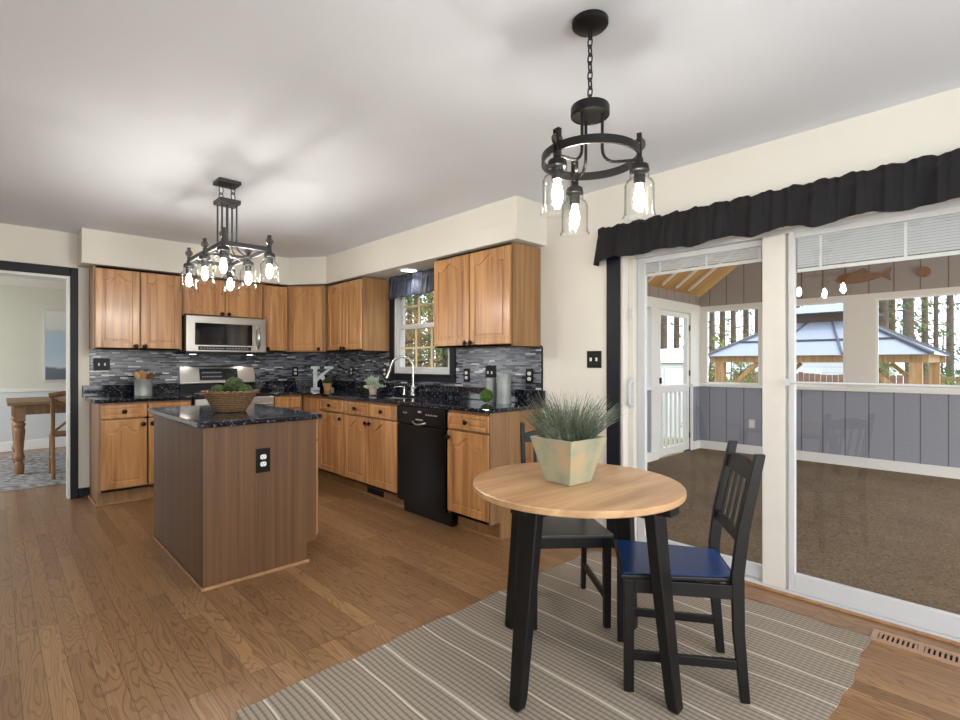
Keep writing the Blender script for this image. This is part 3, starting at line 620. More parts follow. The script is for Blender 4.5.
# countertops
def counter_slab(bm, boxes):
    for x0, x1, y0, y1 in boxes: box(bm, x0, x1, y0, y1, .90, .93)
t = thing('countertop', 'long L-shaped black granite countertop running under the window and round the corner', 'countertop', (2.42, 2.43, .90))
b = BM(); prism(b, [(2.42, 2.435), (3.012, 2.435), (3.012, 3.66), (2.56, 3.66), (2.56, 4.32), (3.012, 4.32), (3.012, 5.948), (2.128, 5.948), (2.128, 5.355), (2.42, 5.355)], .90, .93, XY)
box(b, 2.93, 3.012, 3.6605, 4.3195, .90, .93)
part('slab', b, 'granite', t, bevel=.006)
b = BM(); box(b, 2.99, 3.012, 2.42, 5.926, .9305, 1.036); box(b, 2.128, 3.012, 5.927, 5.948, .9305, 1.036); part('splash', b, 'granite', t, bevel=.004)
t = thing('countertop', 'short black granite countertop left of the range with the utensil crock on it', 'countertop', (.60, 5.35, .90))
b = BM(); box(b, .61, 1.362, 5.35, 5.948, .90, .93); part('slab', b, 'granite', t, bevel=.006)
b = BM(); box(b, .59, 1.362, 5.927, 5.948, .9305, 1.036); part('splash', b, 'granite', t, bevel=.004)
t = thing('sink', 'undermounted stainless kitchen sink below the window faucet', 'sink', (2.74, 3.99, .72))
b = BM()
for z0, z1, bx in ((.72, .899, (2.555, 2.565, 3.655, 4.325)), (.72, .899, (2.925, 2.935, 3.655, 4.325)), (.72, .899, (2.565, 2.925, 3.655, 3.665)), (.72, .899, (2.565, 2.925, 4.315, 4.325)), (.715, .725, (2.555, 2.935, 3.655, 4.325))): box(b, bx[0], bx[1], bx[2], bx[3], z0, z1)
part('basin', b, 'steel', t)
b = BM(); cyl(b, (2.75, 3.99, .725), (2.75, 3.99, .728), .045, n=20); part('drain', b, 'nickel', t)
# faucet
t = thing('faucet', 'tall brushed nickel gooseneck faucet standing behind the sink', 'faucet', (2.95, 4.02, .93))
fx, fy = 2.955, 4.02
b = BM(); lathe(b, [(0, .931), (.03, .931), (.03, .94), (.022, .955), (.02, 1.03), (.0, 1.03)], (fx, fy, 0)); part('base', b, 'nickel', t, smooth=True)
b = BM(); pts = [(fx, fy, 1.02), (fx, fy, 1.2)]
for i in range(0, 15):
    a = PI*i/14*.93; pts.append((fx-.095*(1-math.cos(a))*.85, fy+.095*(1-math.cos(a))*.75, 1.2+.105*math.sin(a)))
e = Vector(pts[-1]); pts += [tuple(e+Vector((-.010, .010, -.05)))]
tube(b, pts, .013, 12); part('spout', b, 'nickel', t, smooth=True)
b = BM(); e2 = Vector(pts[-1]); cyl(b, e2, e2+Vector((-.022, .02, -.075)), .0155, .02, 14); part('spray_head', b, 'nickel', t, smooth=True)
b = BM(); cyl(b, (fx, fy-.015, 1.0), (fx-.01, fy-.05, 1.01), .014, .012, 12); cyl(b, (fx-.01, fy-.045, 1.01), (fx-.04, fy-.14, 1.035), .008, .006, 10); part('handle', b, 'nickel', t, smooth=True)
t = thing('soap_dispenser', 'small nickel soap dispenser left of the gooseneck faucet', 'soap dispenser', (2.955, 4.17, .93))
b = BM(); lathe(b, [(0, .931), (.018, .931), (.014, .95), (.012, .985), (.0, .985)], (2.955, 4.17, 0)); part('base', b, 'nickel', t, smooth=True)
b = BM(); cyl(b, (2.955, 4.17, .98), (2.955, 4.17, 1.01), .006); tube(b, [(2.955, 4.17, 1.0), (2.94, 4.19, 1.01), (2.90, 4.23, 1.008), (2.885, 4.245, 1.0)], .006, 8); part('spout', b, 'nickel', t, smooth=True)

# dishwasher
t = thing('dishwasher', 'black dishwasher set between oak cabinets in the sink run', 'dishwasher', (2.44, 3.22, 0))
fr = frame((2.46, 3.541, 0), (0, -1, 0), (-1, 0, 0)); wdw = .632
b = BM(); box(b, .004, wdw-.004, -.54, 0, .11, .897, fr); part('body', b, 'black_gloss', t)
b = BM(); box(b, .006, wdw-.006, -.06, -.045, 0, .11, fr); part('kick_plate', b, 'black_gloss', t)
b = BM(); box(b, .006, wdw-.006, .001, .026, .115, .745, fr); d = part('door', b, 'black_gloss', t, bevel=.006)
b = BM(); box(b, .006, wdw-.006, .001, .03, .749, .893, fr); cp = part('control_panel', b, 'black_gloss', t, bevel=.006)
b = BM(); pts = [fr(.315-.085+.17*i/10, .032+.020*math.sin(PI*i/10), .775-.016*math.sin(PI*i/10)) for i in range(11)]; tube(b, pts, .007, 8); part('handle', b, 'steel', cp, smooth=True, label='curved silver dishwasher handle')
b = BM(); box(b, .27, .36, .029, .032, .79, .80, fr); part('trim_strip', b, 'steel', cp)
for k in range(7):
    b = BM(); a = (.10, .13, .40, .43, .46, .49, .52)[k]; box(b, a, a+.016, .029, .0325, .835, .845, fr); part('button', b, 'button', cp)
b = BM(); box(b, .30, .34, .029, .0325, .85, .865, fr); part('badge', b, 'button', cp)

# range
t = thing('range', 'stainless and black electric range standing behind the island', 'range', (1.745, 5.36, 0))
x0, x1 = 1.366, 2.124
b = BM(); box(b, x0, x1, 5.36, 5.93, .03, .905); part('body', b, 'black_gloss', t)
b = BM(); box(b, x0-.001+.002, x1-.001, 5.33, 5.86, .9055, .934); part('cooktop', b, 'black_glass', t, bevel=.006)
for (cx, cy, r) in ((1.55, 5.47, .10), (1.94, 5.47, .08), (1.55, 5.72, .08), (1.94, 5.72, .10)):
    b = BM(); tube(b, [(cx+r*math.cos(2*PI*i/32), cy+r*math.sin(2*PI*i/32), .9345) for i in range(32)], .0015, 6, True); part('burner', b, 'button', t)
b = BM(); prism(b, [(5.93, .906), (5.86, .906), (5.86, 1.02), (5.885, 1.02), (5.93, 1.02)], x0+.01, x1-.01, lambda a, h, c: (h, a, c)); part('backguard_base', b, 'black_gloss', t)
b = BM(); prism(b, [(5.945, 1.02), (5.862, 1.02), (5.85, 1.035), (5.893, 1.205), (5.91, 1.215), (5.945, 1.215)], x0+.005, x1-.003, lambda a, h, c: (h, a, c)); bg = part('backguard', b, 'steel', t, bevel=.006)
def slant(a, h, c):      # a: x, h: off the slanted face, c: 0..1 up the face
    return (a, 5.85+.043*c-h*.97, 1.035+.17*c+h*.24)
b = BM(); box(b, 1.555, 1.935, .0005, .006, .16, .88, slant); dp = part('display', b, 'display', bg)
b = BM(); box(b, 1.80, 1.90, .006, .0075, .55, .75, slant); part('clock', b, 'black_glass', dp)
for k in range(18):
    b = BM(); a = 1.58+.022*(k % 9); c = .34+.25*(k//9); box(b, a, a+.012, .006, .008, c, c+.07, slant); part('button', b, 'button', dp)
b = BM(); box(b, x0+.008, x1-.008, 5.315, 5.359, .215, .90); od = part('oven_door', b, 'steel', t, bevel=.006)
b = BM(); box(b, x0+.12, x1-.12, 5.311, 5.316, .36, .70); part('window', b, 'black_glass', od)
b = BM(); cyl(b, (x0+.05, 5.27, .83), (x1-.05, 5.27, .83), .014); cyl(b, (x0+.08, 5.27, .83), (x0+.08, 5.32, .83), .01); cyl(b, (x1-.08, 5.27, .83), (x1-.08, 5.32, .83), .01); part('handle', b, 'steel', od, smooth=True)
b = BM(); box(b, x0+.008, x1-.008, 5.318, 5.359, .06, .205); part('drawer', b, 'steel', t, bevel=.006)
# microwave
t = thing('microwave', 'stainless over-the-range microwave with a dark window', 'microwave', (1.745, 5.56, 1.335))
x0, x1, z0, z1 = 1.353, 2.124, 1.335, 1.718
b = BM(); box(b, x0, x1, 5.572, 5.945, z0, z1); part('body', b, 'black_gloss', t, bevel=.003)
b = BM(); box(b, x0, x1, 5.545, 5.571, z0+.02, z1); md = part('door', b, 'steel', t, bevel=.008)
b = BM(); box(b, x0+.075, 1.975, 5.540, 5.546, 1.425, 1.645); part('window', b, 'black_glass', md)
b = BM(); box(b, x0+.105, 1.965, 5.5405, 5.546, 1.373, 1.413); cp = part('control_panel', b, 'display', md)
for k in range(16):
    b = BM(); a = x0+.125+.028*k+(.02 if k > 7 else 0); box(b, a, a+.014, 5.539, 5.5406, 1.388, 1.397); part('button', b, 'button', cp)
b = BM(); tube(b, [(2.035, 5.544, 1.40), (2.035, 5.512, 1.425), (2.03, 5.500, 1.51), (2.035, 5.512, 1.60), (2.035, 5.544, 1.625)], [.010, .014, .017, .014, .010], 12); part('handle', b, 'steel', md, smooth=True)
b = BM(); box(b, x0, x1, 5.548, 5.945, z0-.001, z0+.018); part('vent_grille', b, 'black_gloss', t)

for xx in (1.46, 2.02):
    b = BM(); cyl(b, (xx, 5.74, z0-.004), (xx, 5.74, z0-.0012), .03, n=20); part('task_light', b, 'led', t)
    l = lamp('microwave_task_lamp', 'SPOT', (xx-1.745, 5.74-5.56, -.008), 2.2, (1, .93, .82), (math.radians(12), 0, 0), radius=.025); l.data.spot_size = 2.2; l.data.spot_blend = .5; l.parent = t
# island
t = thing('kitchen_island', 'brown veneered kitchen island standing in the middle of the wood floor', 'kitchen island', (1.14, 3.63, 0))
b = BM(); fI = lambda a, h, c: (a, h, c)
prism(b, [(.823, 0), (1.412, 0), (1.412, .125), (1.474, .125), (1.474, .889), (.823, .889)], 3.034, 3.05, fI)
prism(b, [(.823, 0), (1.412, 0), (1.412, .125), (1.474, .125), (1.474, .889), (.823, .889)], 4.195, 4.212, fI)
box(b, .823, .84, 3.05, 4.195, 0, .889); box(b, .84, 1.465, 3.05, 4.195, .125, .14); box(b, .84, 1.45, 3.05, 4.195, .87, .889)
part('carcass', b, 'island', t)
b = BM(); box(b, .84, 1.41, 3.05, 4.19, 0, .124); part('toe_kick', b, 'island', t)
fr = frame((1.4745, 3.04, 0), (0, 1, 0), (1, 0, 0))
for a0 in (.012, .59):
    d = part('door', door_front(fr, a0, a0+.565, .15, .745), 'oak', t, bevel=.003); part('knob', knob_bm(fr, a0+.28, .70), 'knob', d, smooth=True)
    d = part('drawer', door_front(fr, a0, a0+.565, .762, .875, False, stile=.03), 'oak', t, bevel=.003); part('knob', knob_bm(fr, a0+.28, .82), 'knob', d, smooth=True)
b = BM(); box(b, .811, .822, 3.022, 4.21, 0, .02); box(b, .822, 1.425, 3.022, 3.033, 0, .02); part('shoe_molding', b, 'shoe', t, bevel=.005)
b = BM(); box(b, .786, 1.495, 2.995, 4.245, .892, .925); tag(obj('island_countertop', b, 'granite', bevel=.008), 'black speckled granite top of the kitchen island', 'countertop')

# outlets and switches
def plate(label, o, u, n, kind, w=.075, h=.118, grp=None, pm='plate'):
    fr = frame(o, u, n); t = thing('wall_switch' if kind == 'switch' else 'power_outlet', label, 'switch' if kind == 'switch' else 'outlet', o, 0, grp)
    b = BM(); box(b, -w/2, w/2, .0005, .006, -h/2, h/2, fr); part('plate', b, pm, t, bevel=.002)
    if kind == 'outlet':
        for s in (-1, 1):
            b = BM(); c = s*.021; prism(b, [(.018*math.cos(2*PI*i/20), c+max(-.0135, min(.0135, .018*math.sin(2*PI*i/20)))) for i in range(20)], .006, .009, fr); r = part('receptacle', b, 'ivory', t)
            b = BM(); box(b, -.008, -.006, .009, .0095, c-.001, c+.007, fr); box(b, .006, .008, .009, .0095, c-.001, c+.007, fr); cyl(b, fr(0, .009, c-.007), fr(0, .0095, c-.007), .0025, n=8); part('slot', b, 'dark', r)
    else:
        for s in ((-1, 1) if w > .1 else (0,)):
            b = BM(); box(b, s*.023-.005, s*.023+.005, .006, .016, -.012, .012, fr); part('toggle', b, 'ivory', t)
R_ = ((0, -1, 0), (-1, 0, 0)); B_ = ((1, 0, 0), (0, -1, 0))
plate('black two-gang light switch on the cream wall beside the sliding door', (XR-.0005, 1.994, 1.27), *R_, 'switch', .118, .118)
plate('black two-gang light switch on the tile beside the doorway, above the utensil crock', (.738, YB-.008, 1.232), *B_, 'switch', .125, .118)
plate('black outlet plate on the mosaic tile right of the range', (2.62, YB-.008, 1.142), *B_, 'outlet')
plate('black outlet on the tile between the letter and the succulent', (XR-.008, 5.30, 1.15), *R_, 'outlet')
plate('black outlet on the tile just left of the kitchen window, behind the faucet', (XR-.008, 4.60, 1.15), *R_, 'outlet')
plate('black outlet on the tile just right of the kitchen window', (XR-.008, 3.305, 1.137), *R_, 'outlet')
plate('black outlet on the tile at the end of the backsplash, right of the canisters', (XR-.008, 2.578, 1.142), *R_, 'outlet')
plate('black switch plate on the tile partly hidden by the canisters', (XR-.008, 3.007, 1.165), *R_, 'switch', .118, .118)
plate('black outlet on the brown side of the kitchen island', (1.142, 3.034, .673), *B_, 'outlet', .082, .14)
plate('white outlet low on the lavender porch wall', (PX-.0005, 2.46, .40), *R_, 'outlet', .08, .12, pm='vinyl')
t = bpy.data.objects[bpy.data.objects[-1].name] if False else None

# floor registers
t = thing('floor_vent', 'tan metal floor register between the rug and the sliding door', 'vent', (2.905, .26, 0))
b = BM(); rect_ = lambda: None
box(b, 2.85, 2.872, .09, .43, .0, .008); box(b, 2.938, 2.96, .09, .43, 0, .008); box(b, 2.872, 2.938, .09, .112, 0, .008); box(b, 2.872, 2.938, .408, .43, 0, .008); box(b, 2.872, 2.938, .25, .27, 0, .008)
for k in range(17):
    y = .112+.296*(k+.5)/17
    box(b, 2.872, 2.938, y-.0045, y+.0045, .001, .0065)
part('grille', b, 'vent', t)
b = BM(); box(b, 2.872, 2.938, .112, .408, 0.0002, .001); part('duct', b, 'dark', t)
t = thing('toe_kick_vent', 'dark toe-kick register under the sink cabinet', 'vent', (2.555, 4.06, .02))
b = BM(); box(b, 2.553, 2.5595, 3.93, 4.20, .022, .075); part('frame', b, 'knob', t)
b = BM()
for k in range(6): z = .028+.0075*k; box(b, 2.551, 2.553, 3.94, 4.19, z, z+.003)
part('louver', b, 'dark', t)

# ------------------------------------------------------------------ lights
JAR = [(.030, .0), (.033, -.004), (.033, -.018), (.030, -.022), (.033, -.026), (.044, -.034), (.050, -.048), (.0505, -.135), (.053, -.15), (.058, -.158), (.056, -.1595), (.0505, -.152), (.048, -.135), (.0475, -.05), (.042, -.037), (.031, -.028)]
BULB = [(0, -.124), (.008, -.121), (.016, -.108), (.0185, -.092), (.015, -.072), (.009, -.052), (.009, -.045)]
def jar_light(parent, x, y, z, scale=1.0, out=(1, 0), watts=4.0, mat='black_metal'):
    """lamp arm end at (x, y, z): socket, jar, bulb, pulley bracket above"""
    sc = scale; lk = LOC[parent.name]
    b = BM(); lathe(b, [(0, .045*sc), (.012*sc, .045*sc), (.014*sc, .03*sc), (.03*sc, .02*sc), (.034*sc, .0), (.03*sc, -.003), (.02*sc, -.004*sc), (.019*sc, -.045*sc), (0, -.045*sc)], (x, y, z)); so = part('socket', b, mat, parent, smooth=True)
    b = BM(); lathe(b, [(r*sc, h*sc) for r, h in JAR]+[(JAR[0][0]*sc, 0)], (x, y, z), 32); part('jar', b, 'jar', so, smooth=True)
    b = BM(); lathe(b, [(r*sc, h*sc) for r, h in BULB], (x, y, z), 12); part('bulb', b, 'bulb', so, smooth=True)
    # bracket with a pulley wheel
    o = Vector((out[0], out[1], 0)).normalized(); s = Vector((-o.y, o.x, 0)); c = Vector((x, y, z)); br = BM()
    for q in (-1, 1): bar(br, c+s*q*.010*sc+Vector((0, 0, .03*sc)), c+s*q*.010*sc+Vector((0, 0, .125*sc)), .004, .016*sc, up=o)
    bar(br, c-s*.012*sc+Vector((0, 0, .125*sc)), c+s*.012*sc+Vector((0, 0, .125*sc)), .016*sc, .006)
    part('bracket', br, mat, so)
    b = BM(); cc = c+Vector((0, 0, .092*sc)); cyl(b, cc-s*.007*sc, cc+s*.007*sc, .021*sc, n=18); cyl(b, cc-s*.014*sc, cc+s*.014*sc, .004, n=8); part('pulley', b, 'bronze', so, smooth=True)
def link(b, c, axis, h, w, r):
    pts = []; c = Vector(c); a = Vector(axis)
    for i in range(20):
        q = 2*PI*i/20; pts.append(c+a*w*math.cos(q)+Vector((0, 0, h*math.sin(q))))
    tube(b, pts, r, 6, True)
# round pendant over the table
px, py = 1.504, 1.011; pr = .165; lx, ly = 1.504, 1.011
t = thing('pendant_light', 'black ring pendant with three lit glass jars above the round table', 'pendant light', (px, py, 2.0))
b = BM(); lathe(b, [(0, H-.001), (.063, H-.001), (.063, H-.014), (.055, H-.022), (.02, H-.026), (0, H-.03)], (px, py, 0)); part('canopy', b, 'black_metal', t, smooth=True)
b = BM()
for k in range(9): link(b, (px, py, H-.045-.029*k), ((1, 0, 0), (0, 1, 0))[k % 2], .0195, .0085, .0028)
part('chain', b, 'black_metal', t, smooth=True)
b = BM(); lathe(b, [(0, 2.155), (.012, 2.155), (.014, 2.146), (.064, 2.142), (.067, 2.136), (.067, 2.108), (.062, 2.104), (.058, 2.108), (.0, 2.112)], (px, py, 0)); part('hub', b, 'black_metal', t, smooth=True)
b = BM(); zr = 1.958; ri = 48
for (ra, rb) in ((pr-.004, pr+.004),):
    pass
lathe(b, [(pr-.004, zr-.014), (pr+.004, zr-.014), (pr+.004, zr+.014), (pr-.004, zr+.014), (pr-.004, zr-.014)], (px, py, 0), 56); part('ring', b, 'black_metal', t, smooth=True)
th0 = math.radians(46.17+8)
for k in range(3):
    a = th0+k*2*PI/3; d = Vector((math.cos(a), math.sin(a), 0)); c = Vector((px, py, 0))
    b = BM(); pts = [c+d*.042+Vector((0, 0, 2.12)), c+d*.042+Vector((0, 0, 1.99))]
    for i in range(1, 8): q = PI/2*i/7; pts.append(c+d*(.042+.05*(1-math.cos(q)))+Vector((0, 0, 1.985-.05*math.sin(q))))
    pts += [c+d*(pr-.02)+Vector((0, 0, 1.932)), c+d*pr+Vector((0, 0, 1.925))]
    tube(b, pts, .0055, 8); part('arm', b, 'black_metal', t, smooth=True)
    jar_light(t, px+d.x*pr, py+d.y*pr, 1.892, .98, (d.x, d.y), 8.5)
# rectangular chandelier over the island
qx, qy = 1.11, 3.565; hx, hy, zf = .134, .365, 1.955
t = thing('chandelier', 'dark linear chandelier with six lit glass jars above the kitchen island', 'chandelier', (qx, qy, 2.0))
b = BM(); box(b, qx-.068, qx+.068, qy-.068, qy+.068, H-.024, H-.001); part('canopy', b, 'grey_metal', t, bevel=.003)
b = BM()
for s in (-1, 1):
    link(b, (qx+s*.028, qy-s*.028, H-.055), (1, 0, 0), .03, .012, .003); link(b, (qx+s*.028, qy-s*.028, H-.098), (.7, .7, 0), .026, .026, .003)
part('chain', b, 'grey_metal', t, smooth=True)
b = BM(); box(b, qx-.066, qx+.066, qy-.066, qy+.066, 2.287, 2.315); part('plate', b, 'grey_metal', t, bevel=.003)
for sx in (-1, 1):
    for sy in (-1, 1):
        b = BM(); pts = [(qx+sx*.045, qy+sy*.045, 2.29), (qx+sx*.045, qy+sy*.045, 2.02)]
        for i in range(1, 8): q = PI/2*i/7; pts.append((qx+sx*(.045+.09*(1-math.cos(q))), qy+sy*.045+sy*.045*(1-math.cos(q)), 2.02-.075*math.sin(q)))
        tube(b, pts, .0055, 8); part('rod', b, 'grey_metal', t, smooth=True)
b = BM(); cyl(b, (qx, qy, 1.96), (qx, qy, 2.29), .008, n=10); bar(b, (qx-hx, qy, zf), (qx+hx, qy, zf), .012, .02); part('stem', b, 'grey_metal', t)
b = BM(); w_ = .008
box(b, qx-hx-w_, qx-hx+w_, qy-hy-w_, qy+hy+w_, zf-.014, zf+.014); box(b, qx+hx-w_, qx+hx+w_, qy-hy-w_, qy+hy+w_, zf-.014, zf+.014); box(b, qx-hx+w_, qx+hx-w_, qy-hy-w_, qy-hy+w_, zf-.014, zf+.014); box(b, qx-hx+w_, qx+hx-w_, qy+hy-w_, qy+hy+w_, zf-.014, zf+.014)
part('frame', b, 'grey_metal', t, bevel=.002)
for sx in (-1, 1):
    for k in (-1, 0, 1): jar_light(t, qx+sx*hx, qy+k*hy, 1.908, 1.06, (sx, 0), 10.5, 'grey_metal')
# recessed light over the sink
t = thing('recessed_light', 'round lit recessed light in the soffit above the kitchen sink', 'ceiling light', (2.86, 3.96, 2.134))
b = BM(); lathe(b, [(.075, 2.1335), (.10, 2.1335), (.10, 2.129), (.078, 2.126), (.075, 2.1335)], (2.86, 3.96, 0), 36); part('trim_ring', b, 'white', t, smooth=True)
b = BM(); lathe(b, [(0, 2.128), (.0745, 2.1285), (.0745, 2.1335), (0, 2.1335)], (2.86, 3.96, 0), 36); part('lens', b, 'led', t)
l = lamp('recessed_lamp', 'SPOT', (0, 0, -.012), 14, (1, .95, .86), radius=.05); l.data.spot_size = 2.3; l.data.spot_blend = .6; l.parent = t

# ------------------------------------------------------------------ valances and blinds
def valance(y0, y1, x, zt, zb, amp, freq, seed, name, label, mat, ret, sag):
    rnd = random.Random(seed); t = thing(name, label, 'valance', (x, (y0+y1)/2, zb))
    b = BM(); n = int((y1-y0)*150); rows = 14; P_ = [rnd.uniform(0, 6.28) for _ in range(8)]
    path = [(XR-.002, y0)]*0
    cols = []
    pts = [(XR-.002+(x-(XR-.002))*i/8, y0, -1) for i in range(8)] if ret[0] else []
    pts += [(x, y0+(y1-y0)*i/n, i) for i in range(n+1)]
    pts += [(x+(XR-.002-x)*i/8, y1, -2) for i in range(1, 9)] if ret[1] else []
    grid = []
    for (xx, yy, k) in pts:
        fold = sum(math.sin(yy*freq*f+P_[j])*a for j, (f, a) in enumerate(((1, .5), (1.7, .35), (2.9, .22), (.43, .3))))
        fine = math.sin(yy*freq*4.6+P_[5])*.6+math.sin(yy*freq*7.3+P_[6])*.4
        col = []
        for r in range(rows+1):
            v = r/rows; hem = zb+sag*(math.sin(yy*freq*.8+P_[7])*.5+fold*.6)
            top = zt+.007*fine+.006*math.sin(yy*freq*2.1+1)
            z = top+(hem-top)*v
            pinch = 1-math.exp(-((v-.2)/.06)**2)
            dx = (amp*(.25+.75*v)*fold*min(1, v*2.5)+.011*fine*(1-.6*v))*pinch
            flare = -.05*v*v if k >= 0 else 0
            ex = -.045*v if k == -2 else 0
            col.append(b.verts.new((xx+dx*(1 if k >= 0 else 0)+flare*.5, yy-(ex if k == -2 else 0), z)))
        grid.append(col)
    for A, B in zip(grid, grid[1:]):
        for r in range(rows): b.faces.new((A[r], B[r], B[r+1], A[r+1]))
    o = part('fabric', b, mat, t, smooth=True); so = o.modifiers.new('thick', 'SOLIDIFY'); so.thickness = .003
    b = BM(); cyl(b, (x+.012, y0+.005, zt-.045), (x+.012, y1-.005, zt-.045), .009, n=12); part('rod', b, 'black_metal', t, smooth=True)
    b = BM()
    for yy in (y0+.02, y1-.02): box(b, x+.012, XR-.001, yy-.006, yy+.006, zt-.05, zt-.035)
    part('rod_bracket', b, 'black_metal', t)
    return t
valance(-.38, 1.915, 2.945, 2.15, 1.932, .034, 24, 3, 'valance', 'wide gathered black fabric valance across the top of the sliding door', 'fabric', (True, True), .022)
valance(3.42, 4.41, 2.95, 2.125, 1.90, .016, 30, 9, 'valance', 'small navy gathered valance at the top of the kitchen window', 'navy', (False, True), .012)
def blind(label, y0, y1, X, zt, zb, n):
    t = thing('mini_blind', label, 'blind', (X, (y0+y1)/2, zb), 0, 'white mini blinds')
    b = BM()
    for k in range(n):
        z = zt-(zt-zb)*(k+.5)/n; box(b, X-.002, X+.002, y0, y1, z, z+(zt-zb)/n*.82)
    part('slats', b, 'vinyl', t)
    b = BM(); box(b, X-.004, X+.004, y0, y1, zb-.018, zb); part('bottom_rail', b, 'white', t)
    b = BM()
    for f in (.12, .5, .88): y = y0+(y1-y0)*f; box(b, X-.006, X-.004, y-.006, y+.006, zb-.015, zt)
    part('cord', b, 'white', t)
blind('raised white mini blind at the top of the left sliding door panel', .86*KD, 1.67, XD+.050, zd(1.888), zd(1.825), 5)
blind('raised white mini blind at the top of the right sliding door panel', -.115, .76*KD, XD+.009, zd(1.893), zd(1.735), 12)

# ------------------------------------------------------------------ rug, table, chairs
b = BM(); rx0, rx1, ry0, ry1 = .62, 2.862, .425, 1.905; n = 90; tp = []; rn = random.Random(2)
def edge(y0, ph, k): return .006*math.sin(k*.31+ph)+.004*math.sin(k*.83+ph*2)
g = []
for i in range(n+1):
    x = rx0+(rx1-rx0)*i/n; row = []
    for j in range(61):
        y = ry0+edge(0, 1, i)+(ry1-ry0+edge(0, 4, i)-edge(0, 1, i))*j/60; xx = x+(edge(0, 2, j*1.3) if i in (0, n) else 0)
        z = .0055+.0012*math.sin(x*9+y*4)+.001*math.sin(y*13-x*3)
        row.append(b.verts.new((xx, y, z)))
    g.append(row)
for i in range(n):
    for j in range(60): b.faces.new((g[i][j], g[i+1][j], g[i+1][j+1], g[i][j+1]))
bot = [[b.verts.new((v.co.x, v.co.y, .0005)) for v in (r[0], r[-1])] for r in g]
for i in range(n):
    b.faces.new((g[i][0], bot[i][0], bot[i+1][0], g[i+1][0])); b.faces.new((g[i][60], g[i+1][60], bot[i+1][1], bot[i][1]))
for i in (0, n):
    b.faces.new([g[i][j] for j in range(61)]+[bot[i][1], bot[i][0]])
b.faces.new([bot[i][0] for i in range(n+1)]+[bot[i][1] for i in range(n, -1, -1)])
tag(obj('rug', b, 'rug', smooth=True), 'grey-brown woven rug with thin white stripes under the round table', 'rug')

RZ = .0085
tx, ty = 1.729, 1.233; lgx, lgy = 1.745, 1.213
t = thing('round_table', 'round table with light wood top and black splayed legs', 'table', (tx, ty, RZ))
b = BM(); lathe(b, [(0, .732), (.420, .732), (.424, .736), (.424, .753), (.420, .757), (0, .757)], (tx, ty, 0), 72); part('tabletop', b, 'tabletop', t, smooth=True, label='light wood tabletop')
b = BM(); bar(b, (lgx-.335, lgy, .702), (lgx+.335, lgy, .702), .05, .058); bar(b, (lgx, lgy-.335, .7015), (lgx, lgy+.335, .7015), .05, .057); part('cross_rail', b, 'black_wood', t, bevel=.004)
for k, (dx, dy) in enumerate(((-1, 0), (0, -1), (1, 0), (0, 1))):
    d = Vector((dx, dy, 0)); foot = .396; top = .316
    c = Vector((lgx, lgy, 0)); s = Vector((-dy, dx, 0)); b = BM()
    prof = [(.731, top, .088, .046), (.45, top+(foot-top)*.36, .074, .044), (.05, foot-.006, .054, .042), (RZ+.012, foot, .048, .040), (RZ, foot, .034, .034)]
    rings = []
    for z, rr, w_, dd in prof: rings.append([b.verts.new(c+d*(rr+p*dd/2)+s*(q*w_/2)+Vector((0, 0, z))) for p, q in ((-1, -1), (1, -1), (1, 1), (-1, 1))])
    for A, B in zip(rings, rings[1:]):
        for i in range(4): b.faces.new((A[i], A[(i+1) % 4], B[(i+1) % 4], B[i]))
    b.faces.new(rings[0]); b.faces.new(rings[-1][::-1]); part('leg', b, 'black_wood', t, bevel=.005)
    b = BM(); e0 = c+d*(top+.01); bar(b, e0+Vector((0, 0, .712)), e0+d*.07+Vector((0, 0, .716)), .07, .03); part('end_block', b, 'black_wood', t, bevel=.004)

